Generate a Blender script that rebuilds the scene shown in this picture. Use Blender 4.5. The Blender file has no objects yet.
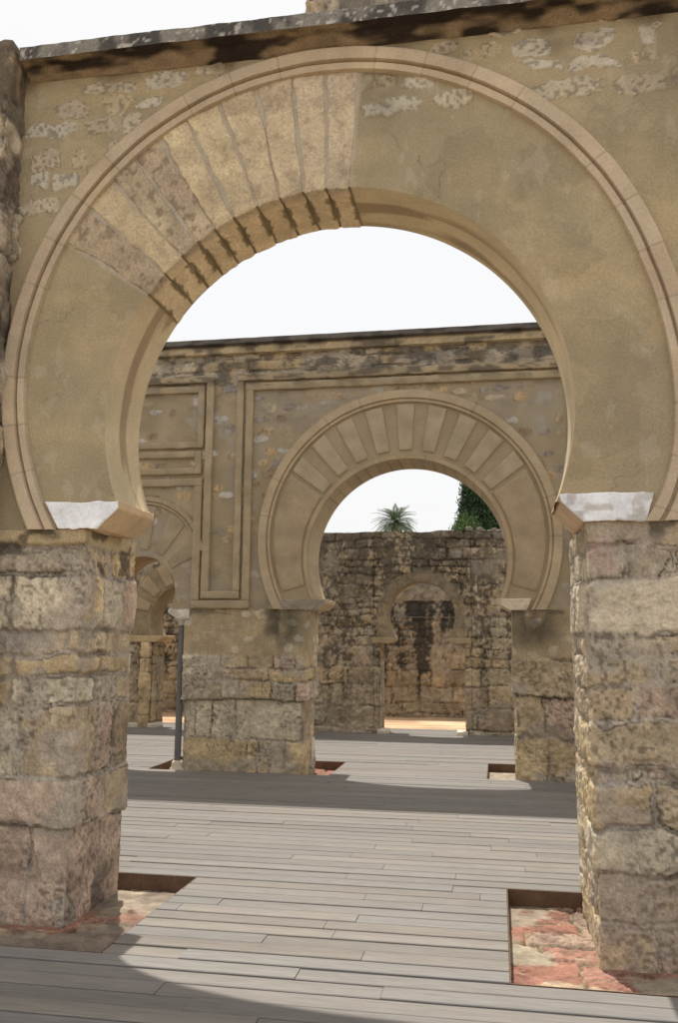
import bpy, math, random
import numpy as np

# ------------------------------------------------------------------ utils
scn = bpy.context.scene
COL = scn.collection
PI = math.pi

def lin(r, g, b):
    o = []
    for c in (r, g, b):
        c = c / 255.0
        o.append(c / 12.92 if c <= 0.04045 else ((c + 0.055) / 1.055) ** 2.4)
    return np.array(o)

def _h(ix, iy, iz, seed):
    n = (ix.astype(np.int64) * 374761393 + iy.astype(np.int64) * 668265263 + iz.astype(np.int64) * 1274126177 + seed * 974634777) & 0xffffffff
    n = ((n ^ (n >> 13)) * 1274126177) & 0xffffffff
    n = n ^ (n >> 16)
    n = (n * 2246822519) & 0xffffffff
    n = n ^ (n >> 15)
    return n / 4294967295.0

def vn(x, y, z=0.0, seed=0):
    x, y, z = np.broadcast_arrays(np.asarray(x, float), np.asarray(y, float), np.asarray(z, float))
    fx, fy, fz = np.floor(x), np.floor(y), np.floor(z)
    tx, ty, tz = x - fx, y - fy, z - fz
    tx = tx * tx * tx * (tx * (tx * 6 - 15) + 10); ty = ty * ty * ty * (ty * (ty * 6 - 15) + 10); tz = tz * tz * tz * (tz * (tz * 6 - 15) + 10)
    r = 0
    for dx in (0, 1):
        wx = tx if dx else 1 - tx
        for dy in (0, 1):
            wy = ty if dy else 1 - ty
            for dz in (0, 1):
                wz = tz if dz else 1 - tz
                r = r + wx * wy * wz * _h(fx + dx, fy + dy, fz + dz, seed)
    return r

def fbm(x, y, z=0.0, oct=4, seed=0, gain=0.5):
    a, s, t = 1.0, 0.0, 0.0
    for k in range(oct):
        f = 2.03 ** k
        s = s + a * vn(np.asarray(x) * f + k * 7.3, np.asarray(y) * f + k * 3.1, np.asarray(z) * f, seed + k)
        t += a; a *= gain
    return s / t

def sst(a, b, x):
    t = np.clip((x - a) / (b - a), 0, 1)
    return t * t * (3 - 2 * t)

def mixc(a, b, m):
    m = np.asarray(m)[..., None]
    return a * (1 - m) + b * m

# ------------------------------------------------------------------ mesh collector
class MB:
    def __init__(s): s.v = []; s.c = []; s.f = []; s.n = 0
    def add(s, V, F, C, mi=0, smooth=True):
        V = np.asarray(V, float).reshape(-1, 3); F = np.asarray(F, np.int64)
        C = np.broadcast_to(np.asarray(C, float), V.shape)
        s.v.append(V); s.c.append(C); s.f.append((F + s.n, mi, smooth)); s.n += len(V)
    def grid(s, P, C, mi=0, smooth=True, closed=False, flip=False):
        ni, nj = P.shape[:2]
        idx = np.arange(ni * nj).reshape(ni, nj)
        if closed: idx = np.concatenate([idx, idx[:1]], 0)
        a, b, c, d = idx[:-1, :-1], idx[1:, :-1], idx[1:, 1:], idx[:-1, 1:]
        F = np.stack([a, b, c, d] if not flip else [d, c, b, a], -1).reshape(-1, 4)
        C = np.broadcast_to(np.asarray(C, float), P.shape)
        s.add(P.reshape(-1, 3), F, C.reshape(-1, 3), mi, smooth)
    def box(s, x0, x1, y0, y1, z0, z1, C, mi=0):
        V = [(x, y, z) for z in (z0, z1) for x, y in ((x0, y0), (x1, y0), (x1, y1), (x0, y1))]
        F = [(3, 2, 1, 0), (4, 5, 6, 7), (0, 1, 5, 4), (1, 2, 6, 5), (2, 3, 7, 6), (3, 0, 4, 7)]
        s.add(V, F, C, mi, False)
    def rblock(s, fn, dims, res=0.02, r=0.015, amp=0.004, seed=0, col=(.4, .3, .2), colfn=None, mi=0, frontcol=None, nscale=9):
        """rounded, weathered block: a box of the given size pushed through fn(p) -> world"""
        a, b, c = dims
        D = np.array([a, b, c])
        n = [max(2, int(round(q / res)) + 1) for q in D]
        for ax in range(3):
            o = [q for q in range(3) if q != ax]
            def lin1(q):
                t = np.linspace(0, D[q], n[q]); e = min(r * .45, D[q] * .2)
                return np.unique(np.concatenate([[0, e], t[(t > e * 1.2) & (t < D[q] - e * 1.2)], [D[q] - e, D[q]]]))
            u, w = lin1(o[0]), lin1(o[1])
            for side in (0, 1):
                P = np.zeros((len(u), len(w), 3))
                P[..., o[0]] = u[:, None]; P[..., o[1]] = w[None, :]; P[..., ax] = D[ax] * side
                lo = np.minimum(r, D / 2); inner = np.clip(P, lo, D - lo)
                d = P - inner; L = np.linalg.norm(d, axis=-1, keepdims=True) + 1e-9
                Q = inner + d / L * np.minimum(L, np.min(lo))
                nn = [(fbm(P[..., 0] * nscale + seed * 3.7, P[..., 1] * nscale, P[..., 2] * nscale, 3, seed + k * 11) - .5) * 2 * amp for k in range(3)]
                Q = Q + np.stack(nn, -1)
                W = fn(Q)
                cc = np.broadcast_to(np.asarray(col, float), W.shape)
                if colfn is not None: cc = colfn(W, cc)
                if frontcol is not None and ax == 1 and side == 0:
                    g_ = fbm(W[..., 0] * 7, W[..., 2] * 9, 0, 5, seed + 3)
                    cc = mixc(np.broadcast_to(frontcol, W.shape) * (.80 + .3 * g_)[..., None], lin(150, 138, 118), sst(.56, .68, fbm(W[..., 0] * 11, W[..., 2] * 14, 0, 4, seed + 9)) * .5)
                s.grid(W, cc, mi, True, flip=(side == (1 if ax != 1 else 0)))
    def build(s, name, mats, parent=None):
        V = np.concatenate(s.v).astype(np.float32); C = np.concatenate(s.c)
        ro = root_loc(parent)
        V = V - np.array(ro, np.float32)
        me = bpy.data.meshes.new(name)
        loops = np.concatenate([F.reshape(-1) for F, _, _ in s.f]); sizes = np.concatenate([np.full(len(F), F.shape[1]) for F, _, _ in s.f])
        mi = np.concatenate([np.full(len(F), m) for F, m, _ in s.f]); sm = np.concatenate([np.full(len(F), q) for F, _, q in s.f])
        me.vertices.add(len(V)); me.vertices.foreach_set('co', V.reshape(-1))
        me.loops.add(len(loops)); me.loops.foreach_set('vertex_index', loops.astype(np.int32))
        me.polygons.add(len(sizes))
        st = np.concatenate([[0], np.cumsum(sizes)[:-1]]).astype(np.int32)
        me.polygons.foreach_set('loop_start', st)
        me.polygons.foreach_set('material_index', mi.astype(np.int32)); me.polygons.foreach_set('use_smooth', sm.astype(bool))
        a = me.color_attributes.new('Col', 'FLOAT_COLOR', 'POINT')
        a.data.foreach_set('color', np.concatenate([C, np.ones((len(C), 1))], 1).astype(np.float32).reshape(-1))
        for m in (mats if isinstance(mats, (list, tuple)) else [mats]): me.materials.append(m)
        me.update(calc_edges=True); me.validate()
        o = bpy.data.objects.new(name, me); COL.objects.link(o)
        if parent is not None: o.parent = parent
        return o

def root_loc(p):
    if p is None: return (0, 0, 0)
    while p.parent is not None: p = p.parent
    return tuple(p.location)

def thing(name, label, cat, loc=(0, 0, 0), group=None):
    o = bpy.data.objects.new(name, None); COL.objects.link(o); o.location = loc; o.empty_display_size = .2
    return tag(o, label, cat, group)
def tag(o, label, cat, group=None):
    o['label'] = label; o['category'] = cat
    if group: o['group'] = group
    return o
def struct(o, kind='structure'):
    o['kind'] = kind; return o

# ------------------------------------------------------------------ materials
def mat_attr(name, rough=.9, s1=6., s2=45., v1=(.82, 1.15), v2=(.8, 1.15), bump=.35, bdist=.01, spec=.25, stretch=(1, 1, 1), pits=0.0, sat=1.0, val=1.0):
    m = bpy.data.materials.new(name); m.use_nodes = True
    nt = m.node_tree; N = nt.nodes; L = nt.links
    b = N['Principled BSDF']; b.inputs['Roughness'].default_value = rough; b.inputs['Specular IOR Level'].default_value = spec
    at = N.new('ShaderNodeAttribute'); at.attribute_name = 'Col'
    tc = N.new('ShaderNodeTexCoord'); mp = N.new('ShaderNodeMapping'); mp.inputs['Scale'].default_value = stretch
    L.new(tc.outputs['Object'], mp.inputs['Vector'])
    def noise(sc, det, rg):
        n = N.new('ShaderNodeTexNoise'); n.inputs['Scale'].default_value = sc; n.inputs['Detail'].default_value = det; n.inputs['Roughness'].default_value = rg
        L.new(mp.outputs[0], n.inputs['Vector']); return n
    n1 = noise(s1, 6, .6); n2 = noise(s2, 5, .65)
    def rng(n, v):
        r = N.new('ShaderNodeMapRange'); r.inputs['From Min'].default_value = .3; r.inputs['From Max'].default_value = .7
        r.inputs['To Min'].default_value = v[0]; r.inputs['To Max'].default_value = v[1]; L.new(n.outputs['Fac'], r.inputs['Value']); return r
    r1, r2 = rng(n1, v1), rng(n2, v2)
    mu = N.new('ShaderNodeMath'); mu.operation = 'MULTIPLY'; L.new(r1.outputs[0], mu.inputs[0]); L.new(r2.outputs[0], mu.inputs[1])
    vm = N.new('ShaderNodeVectorMath'); vm.operation = 'SCALE'; L.new(at.outputs['Color'], vm.inputs[0]); L.new(mu.outputs[0], vm.inputs['Scale'])
    hv = n2.outputs['Fac']
    colo = vm.outputs[0]
    if pits > 0:
        vo = N.new('ShaderNodeTexVoronoi'); vo.inputs['Scale'].default_value = 55; vo.inputs['Randomness'].default_value = 1
        L.new(mp.outputs[0], vo.inputs['Vector'])
        pr = N.new('ShaderNodeMapRange'); pr.inputs['From Min'].default_value = .05; pr.inputs['From Max'].default_value = .28
        L.new(vo.outputs['Distance'], pr.inputs['Value'])
        # pits only where a broad noise is high
        g = N.new('ShaderNodeMapRange'); g.inputs['From Min'].default_value = .5; g.inputs['From Max'].default_value = .62; L.new(n1.outputs['Fac'], g.inputs['Value'])
        mx = N.new('ShaderNodeMix'); mx.data_type = 'FLOAT'; mx.inputs[2].default_value = 1.0
        L.new(g.outputs[0], mx.inputs[0]); L.new(pr.outputs[0], mx.inputs[3])
        ad = N.new('ShaderNodeMath'); ad.operation = 'MULTIPLY_ADD'; ad.inputs[1].default_value = pits
        L.new(mx.outputs[0], ad.inputs[0]); L.new(n2.outputs['Fac'], ad.inputs[2]); hv = ad.outputs[0]
        cr = N.new('ShaderNodeMapRange'); cr.inputs['To Min'].default_value = .72; L.new(mx.outputs[0], cr.inputs['Value'])
        v2_ = N.new('ShaderNodeVectorMath'); v2_.operation = 'SCALE'; L.new(colo, v2_.inputs[0]); L.new(cr.outputs[0], v2_.inputs['Scale']); colo = v2_.outputs[0]
    if sat != 1.0 or val != 1.0:
        hs = N.new('ShaderNodeHueSaturation'); hs.inputs['Saturation'].default_value = sat; hs.inputs['Value'].default_value = val; L.new(colo, hs.inputs['Color']); colo = hs.outputs[0]
    L.new(colo, b.inputs['Base Color'])
    bp = N.new('ShaderNodeBump'); bp.inputs['Strength'].default_value = bump; bp.inputs['Distance'].default_value = bdist
    L.new(hv, bp.inputs['Height']); L.new(bp.outputs[0], b.inputs['Normal'])
    return m

M_STONE = mat_attr('rough_stone', .95, 6, 60, (.82, 1.16), (.72, 1.2), .6, .012, .12, pits=.30, sat=.84, val=1.34)
M_PLASTER = mat_attr('lime_plaster', .94, 3.2, 60, (.84, 1.12), (.86, 1.1), .4, .005, .12, sat=.84, val=1.12)
M_WALL = mat_attr('plastered_masonry', .94, 3.5, 70, (.90, 1.09), (.82, 1.13), .5, .006, .12, sat=.84, val=1.13)
M_WOOD = mat_attr('weathered_decking', .7, 3.0, 40, (.86, 1.12), (.8, 1.15), .25, .003, .3, stretch=(.12, 1.6, 1.6))
M_RUST = mat_attr('rusted_steel', .8, 8, 60, (.7, 1.2), (.8, 1.2), .3, .004, .3)
M_LEAF = mat_attr('foliage', .6, 3, 20, (.7, 1.3), (.8, 1.2), .1, .01, .3)
M_BARK = mat_attr('bark', .95, 8, 40, (.7, 1.2), (.7, 1.2), .8, .02, .1)
M_SAND = mat_attr('sandy_ground', .95, .9, 22, (.85, 1.12), (.85, 1.12), .5, .02, .1)
M_BRICK = mat_attr('clay_and_mortar', .95, 9, 60, (.8, 1.18), (.78, 1.2), .6, .01, .15)
M_MARBLE = mat_attr('grey_marble', .55, 5, 40, (.8, 1.15), (.9, 1.1), .1, .003, .4)

# palettes (real surface colours)
TAN = lin(164, 145, 114); OCHRE = lin(178, 154, 112); PALE = lin(182, 168, 142); PINK = lin(168, 142, 124); BROWN = lin(142, 120, 94)
GREY = lin(146, 137, 124); MORT = lin(156, 143, 126); WHITE = lin(205, 205, 203); SAND = lin(190, 170, 140)
STONES = np.array([TAN, TAN * 1.08, OCHRE, PALE, mixc(TAN, PINK, .7), mixc(BROWN, TAN, .5), OCHRE * .92, PALE * .9, TAN * .95, mixc(GREY, TAN, .4)])

# ------------------------------------------------------------------ masonry field
def courses_random(z0, z1, s0, s1, hmin, hmax, wmin, wmax, seed):
    r = random.Random(seed); z = z0; out = []
    while z < z1 - 1e-6:
        h = r.uniform(hmin, hmax)
        if z + h > z1 - hmin * .6: h = z1 - z
        j = [s0 - r.uniform(0, wmax)]
        while j[-1] < s1: j.append(j[-1] + r.uniform(wmin, wmax) * (1.3 if h > (hmin + hmax) / 2 else 1))
        out.append((z, z + h, j, 0.0)); z += h
    return out

def mason(s, t, courses, seed=0, warp=.025, mortar=.016, depth=.02, rough=.014, pal=STONES, mcol=MORT, fill=.45, outj=.010, corner=.016, smin=None, smax=None, bulge=.006, smear=.36):
    s = np.asarray(s, float); t = np.asarray(t, float)
    w1 = fbm(s * 2.2, t * 2.2, 0, 2, seed + 1) - .5; w2 = fbm(s * 2.2 + 9, t * 2.2, 0, 2, seed + 2) - .5
    w3 = fbm(s * 13, t * 13, 0, 3, seed + 3) - .5; w4 = fbm(s * 13 + 9, t * 13, 0, 3, seed + 4) - .5
    sw = s + warp * (3.0 * w1 + 1.3 * w3); tw = t + warp * (3.0 * w2 + 1.3 * w4)
    h = np.zeros_like(s); col = np.zeros(s.shape + (3,)) + mcol
    zlo, zhi = courses[0][0], courses[-1][1]
    tc = np.clip(tw, zlo + 1e-4, zhi - 1e-4)
    r = random.Random(seed)
    fine = fbm(s * 17, t * 17, 0, 4, seed + 5, .62); mid = fbm(s * 4.2, t * 4.2, 0, 4, seed + 6); grit = vn(s * 75, t * 75, 0, seed + 7)
    wide = fbm(s * 1.1, t * 1.1, 0, 3, seed + 12)
    fillf = sst(.38, .60, fbm(s * 2.4, t * 2.4, 0, 3, seed + 8) + (fill - .5) * .6)
    gate = sst(.44, .56, fbm(s * 2.9 + 31, t * 2.9, 0, 3, seed + 13))
    for k, (a, b, J, out) in enumerate(courses):
        if J is None:
            lo = s.min() if smin is None else smin; hi = s.max() if smax is None else smax
            J = [lo - .2]
            while J[-1] < hi + .2: J.append(J[-1] + r.uniform(.28, .62))
        J = np.array([-1e3] + list(J) + [1e3])
        m = (tc >= a) & (tc < b)
        if not m.any(): continue
        ss, tt = sw[m], tc[m]
        i = np.clip(np.searchsorted(J, ss), 1, len(J) - 1)
        du = np.minimum(ss - J[i - 1], J[i] - ss); dv = np.minimum(tt - a, b - tt)
        if k == 0: dv = b - tt
        hs = [_h(np.asarray(i), np.full_like(i, k), np.full_like(i, q), seed + 77) for q in range(6)]
        R = corner * (.5 + 1.6 * hs[5])
        d = np.where((du < R) & (dv < R), R - np.hypot(R - np.minimum(du, R), R - np.minimum(dv, R)), np.minimum(du, dv))
        nz = fine[m] - .5
        d = d + nz * .014
        bm = sst(mortar * .3, mortar * 1.1, d)
        bul = (1 - np.exp(-np.maximum(d, 0) / .03)) * bulge
        o = out + (hs[0] - .5) * 2 * outj
        til = ((ss - (J[i - 1] + J[i]) / 2).clip(-.4, .4) * (hs[1] - .5) + (tt - (a + b) / 2) * (hs[2] - .5)) * .04
        rf = .55 + .9 * hs[3]
        hb = o + bul + til + rough * rf * ((mid[m] - .5) * 2.4 + nz * 2.2)
        hm = out * .85 + fillf[m] * .008 - (1 - fillf[m]) * depth + nz * rough * .9 + (mid[m] - .5) * rough
        h[m] = np.where(hb > hm, hb * bm + hm * (1 - bm), hm * .5 + hb * .5)
        c = pal[np.minimum((hs[4] * len(pal)).astype(int), len(pal) - 1)] * (.90 + .20 * hs[5])[:, None]
        c = c * (.72 + .56 * mid[m])[:, None] * (.70 + .60 * fine[m])[:, None]
        mc = mcol * (.74 + .28 * fillf[m])[:, None] * (.74 + .52 * fine[m])[:, None]
        cc = mixc(mc, c, bm)
        # thin open crack where the mortar has fallen out
        ck = (1 - sst(.0015, .006, np.abs(d - mortar * .55))) * gate[m]
        cc = cc * (1 - .55 * ck)[:, None]; h[m] -= ck * .010
        col[m] = cc
    sm = sst(.56, .64, fbm(s * 2.7 + 5, t * 3.9, 0, 5, seed + 9) + (smear - .4) * .4)
    col = mixc(col, mcol * (.72 + .5 * fine)[..., None], sm * .8); h = h + sm * .003
    pt = sst(.64, .74, vn(s * 46, t * 46, 0, seed + 10)) * sst(.42, .6, fbm(s * 3.3, t * 3.3, 5, 3, seed + 11))
    h = h - pt * .006
    col = col * (1 - .40 * pt)[..., None] * (.86 + .28 * wide)[..., None] * (.88 + .24 * grit)[..., None]
    return h - .012, col

def spots(x, z, cells=(.30, .155), prob=.5, seed=3, size=(.36, .34)):
    """soft-edged stones showing through plaster, on a jittered grid"""
    xw = x + .05 * (fbm(x * 5, z * 5, 0, 3, seed) - .5) * 2; zw = z + .035 * (fbm(x * 6 + 4, z * 6, 0, 3, seed + 1) - .5) * 2
    best = np.full(x.shape, -1.0); idh = np.zeros(x.shape)
    for dj in (-1, 0, 1):
        for di in (-1, 0, 1):
            cj = np.floor(zw / cells[1]) + dj
            ci = np.floor(xw / cells[0] + .5 * (cj % 2)) + di
            a = [_h(ci, cj, np.full_like(ci, q), seed + 20) for q in range(5)]
            cx = (ci - .5 * (cj % 2) + .5 + (a[0] - .5) * .45) * cells[0]; cz = (cj + .5 + (a[1] - .5) * .35) * cells[1]
            rx = cells[0] * size[0] * (.45 + .75 * a[2]); rz = cells[1] * size[1] * (.6 + .6 * a[3])
            p = (np.abs((xw - cx) / rx) ** 2.6 + np.abs((zw - cz) / rz) ** 2.6)
            v = np.where(a[4] < prob, 1 - p, -1.0)
            up = v > best
            best = np.where(up, v, best); idh = np.where(up, _h(ci, cj, np.full_like(ci, 9), seed + 31), idh)
    return sst(-.05, .22, best), idh

def manual_spots(x, z, L, seed=5):
    xw = x + .09 * (fbm(x * 5, z * 5, 0, 3, seed, .5) - .5) * 2; zw = z + .05 * (fbm(x * 8 + 4, z * 8, 0, 4, seed + 1) - .5) * 2
    best = np.full(x.shape, -1.0); idh = np.zeros(x.shape)
    for k, (cx, cz, rx, rz) in enumerate(L):
        v = 1 - (np.abs((xw - cx) / (rx * 1.05)) ** 3.5 + np.abs((zw - cz) / (rz * 1.15)) ** 3.5)
        up = v > best; best = np.where(up, v, best); idh = np.where(up, ((k * 0.618) % 1), idh)
    return sst(-.05, .18, best + .5 * (fbm(x * 26, z * 26, 0, 3, seed + 3) - .5)), idh

# ------------------------------------------------------------------ geometry generators
def arcpts(cx, cz, R, a0, a1, n):
    a = np.radians(np.linspace(a0, a1, n)); return np.stack([cx + R * np.cos(a), cz + R * np.sin(a)], -1)
def spring(cz, R, z): return math.degrees(math.asin((z - cz) / R))
def rectpath(x0, x1, z0, z1, n, f1=.3, f2=.7):
    t = np.linspace(0, 1, n); P = np.zeros((n, 2))
    a = t < f1; b = (t >= f1) & (t <= f2); c = t > f2
    P[a, 0] = x1; P[a, 1] = z0 + (z1 - z0) * t[a] / f1
    P[b, 0] = x1 + (x0 - x1) * (t[b] - f1) / (f2 - f1); P[b, 1] = z1
    P[c, 0] = x0; P[c, 1] = z1 + (z0 - z1) * (t[c] - f2) / (1 - f2)
    for f in (f1, f2):   # snap nearest sample to the corner
        i = int(np.argmin(abs(t - f))); P[i] = (x1 if f == f1 else x0, z1)
    return P
def between(P0, P1, n, fine_start=True):
    t = np.linspace(0, 1, n)
    return P0[:, None] * (1 - t)[None, :, None] + P1[:, None] * t[None, :, None]
def face(mb, G, Y, fn, sign=-1, fade=None, mi=0, flip=False):
    """G: grid of (x,z); fn(x,z)->(h,col); sign -1 faces the camera side"""
    h, c = fn(G[..., 0], G[..., 1])
    if fade is not None: h = h * fade
    P = np.stack([G[..., 0], Y + sign * h, G[..., 1]], -1)
    mb.grid(P, c, mi, True, flip=flip)
def flat(x0, x1, z0, z1, res):
    nx = max(2, int((x1 - x0) / res) + 1); nz = max(2, int((z1 - z0) / res) + 1)
    X, Z = np.meshgrid(np.linspace(x0, x1, nx), np.linspace(z0, z1, nz), indexing='ij'); return np.stack([X, Z], -1)
def soffit(mb, cx, cz, R, a0, a1, y0, y1, n, ny, colfn, rad=None):
    a = np.radians(np.linspace(a0, a1, n)); y = np.linspace(y0, y1, ny)
    A, Yg = np.meshgrid(a, y, indexing='ij')
    e = np.minimum(Yg - y0, y1 - Yg); e = sst(0, .05, e)
    d = .008 * (fbm(A * R * 3, Yg * 3, 0, 3, 41) - .5) * 2
    if rad is not None: d = d + rad(A, Yg)
    r = R - d * e
    P = np.stack([cx + r * np.cos(A), Yg, cz + r * np.sin(A)], -1)
    mb.grid(P, colfn(A, Yg), 0, True)
def sweep(mb, cx, cz, prof, a0, a1, n, Y, col, seglen, seed, jit=.08, wf=None, zc=None):
    a = np.radians(np.linspace(a0, a1, n))
    pr = np.array(prof)
    R = pr[:, 0].mean()
    s = a * R; seg = np.floor(s / seglen); fr = s / seglen - seg
    jo = np.minimum(fr, 1 - fr) * seglen < .004
    hv = _h(seg, np.zeros_like(seg), np.zeros_like(seg), seed); hv2 = _h(seg, np.ones_like(seg), np.zeros_like(seg), seed)
    C = col[None] * (1 + jit * 2 * (hv - .5))[:, None] * (1 + np.array([.5, 0, -.6]) * .08 * (hv2 - .5)[:, None])
    C = np.where(jo[:, None], C * .74, C)
    for k in range(len(pr) - 1):     # each facet separately so the arrises stay crisp
        seg2 = pr[k:k + 2]
        w = 1 + 0.0 * a
        P = np.stack([cx + seg2[None, :, 0] * np.cos(a)[:, None], Y - seg2[None, :, 1] + 0 * a[:, None], cz + seg2[None, :, 0] * np.sin(a)[:, None]], -1)
        if zc is not None:
            low = P[..., 2] < zc; xx = np.sqrt(np.maximum(seg2[None, :, 0] ** 2 - (zc - cz) ** 2, 0)) * np.sign(np.cos(a))[:, None] + cx
            P[..., 0] = np.where(low, xx, P[..., 0]); P[..., 2] = np.where(low, zc, P[..., 2])
        if wf is not None: P[..., 0] = wf(P[..., 0], P[..., 2])
        wob = .007 * (fbm(P[..., 0] * 5, P[..., 2] * 5, 0, 3, seed + 3) - .5) * 2
        P[..., 1] += np.where(seg2[None, :, 1] > .001, wob, 0) 
        st = (.9 + .25 * fbm(P[..., 0] * 4, P[..., 2] * 4, 0, 4, seed + 4))[..., None]
        mb.grid(P, C[:, None] * st, 0, False)
    for e in (0, -1):
        if zc is not None: break
        wq = (lambda x, z: x) if wf is None else (lambda x, z: float(wf(x, z)))
        V = [(wq(cx + r * math.cos(a[e]), cz + r * math.sin(a[e])), Y - y, cz + r * math.sin(a[e])) for r, y in prof]
        mb.add(V, [list(range(len(V)))], C[e], 0, False)

def tube(x0, x1, y0, y1, z0, z1, rc, res, zres=None):
    """perimeter starts at the back-left corner and runs left side, front, right side, back"""
    w, d = x1 - x0, y1 - y0
    per = 2 * (w + d); n = int(per / res); u = np.linspace(0, per, n, endpoint=False)
    def pos(u):
        u = np.mod(u, per)
        p = np.zeros((len(u), 2)); a = u < d; b = (u >= d) & (u < d + w); c = (u >= d + w) & (u < 2 * d + w); e = u >= 2 * d + w
        p[a] = np.stack([np.full(a.sum(), x0), y1 - u[a]], -1); p[b] = np.stack([x0 + u[b] - d, np.full(b.sum(), y0)], -1)
        p[c] = np.stack([np.full(c.sum(), x1), y0 + u[c] - d - w], -1); p[e] = np.stack([x1 - (u[e] - 2 * d - w), np.full(e.sum(), y1)], -1)
        return p
    k = 7; off = np.linspace(-rc, rc, k); P = sum(pos(u + o) for o in off) / k
    T = pos(u + rc + .004) - pos(u - rc - .004); T /= np.linalg.norm(T, axis=1, keepdims=True) + 1e-9
    Nn = np.stack([T[:, 1], -T[:, 0]], -1)
    t = np.linspace(z0, z1, int((z1 - z0) / (zres or res)) + 1)
    return u, t, P, Nn, per
def pier(mb, x0, x1, y0, y1, z0, z1, fn, res=.012, rc=.02, capcol=GREY):
    u, t, P, Nn, per = tube(x0, x1, y0, y1, z0, z1, rc, res)
    U, Tt = np.meshgrid(u, t, indexing='ij')
    h, c = fn(U, Tt, P[:, None, :], per)
    # keep the seam continuous
    e = sst(0, .08, np.minimum(U, per - U)); h = h * e
    XY = P[:, None, :] + Nn[:, None, :] * h[..., None]
    G = np.concatenate([XY, Tt[..., None]], -1)
    mb.grid(G, c, 0, True, closed=True, flip=True)
    ctr = np.array([(x0 + x1) / 2, (y0 + y1) / 2]); ring = XY[:, -1]
    q = np.array([1, .97, .9, .7, .4, .02]); cap = ctr + (ring[:, None] - ctr) * q[None, :, None]
    zz = z1 + .006 * (fbm(cap[..., 0] * 8, cap[..., 1] * 8, 0, 3, 3) - .5); zz[:, 0] = z1
    mb.grid(np.concatenate([cap, zz[..., None]], -1), capcol, 0, True, closed=True, flip=True)

# =================================================================== NEAR PORTAL (front face y = 5.28)
YN, TN = 5.28, 0.56
A1 = (-1.02, 3.07, 1.50); B1 = (-1.063, 3.353)
ZS1 = 2.345
near_spots = [(-2.59, 5.45, 0.16, 0.046), (-2.86, 5.3, 0.12, 0.054), (-2.53, 5.31, 0.1, 0.061), (-2.27, 5.3, 0.12, 0.038), (-2.18, 5.46, 0.17, 0.038), (-1.84, 5.49, 0.12, 0.037), (-3.05, 4.94, 0.13, 0.068), (-2.78, 4.93, 0.05, 0.075), (-2.91, 4.78, 0.11, 0.052), (-3.1, 4.8, 0.05, 0.053), (-3.06, 4.6, 0.13, 0.052), (-2.66, 5.16, 0.1, 0.06), (-3.0, 5.16, 0.17, 0.053), (-2.4, 5.17, 0.1, 0.067), (-2.58, 4.98, 0.04, 0.06), (-0.72, 5.29, 0.11, 0.036), (-0.65, 5.1, 0.16, 0.05), (-0.47, 5.26, 0.11, 0.043), (-0.25, 5.11, 0.13, 0.049), (-0.25, 5.48, 0.1, 0.043), (0.01, 5.44, 0.1, 0.057), (0.31, 5.41, 0.1, 0.063), (0.69, 5.41, 0.13, 0.062), (0.81, 5.55, 0.11, 0.028), (0.35, 5.28, 0.1, 0.035), (0.63, 5.26, 0.14, 0.041), (0.48, 5.12, 0.19, 0.055), (0.91, 5.08, 0.15, 0.054), (0.97, 5.28, 0.09, 0.02), (1.03, 5.42, 0.06, 0.062), (-0.24, 5.62, 0.06, 0.022), (0.11, 5.56, 0.1, 0.021), (1.14, 5.13, 0.03, 0.034),
              (1.4, 5.3, .14, .05), (1.7, 5.45, .12, .05), (1.55, 5.0, .12, .05), (1.95, 5.2, .13, .05)]
PL1 = lin(160, 143, 109)
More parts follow.
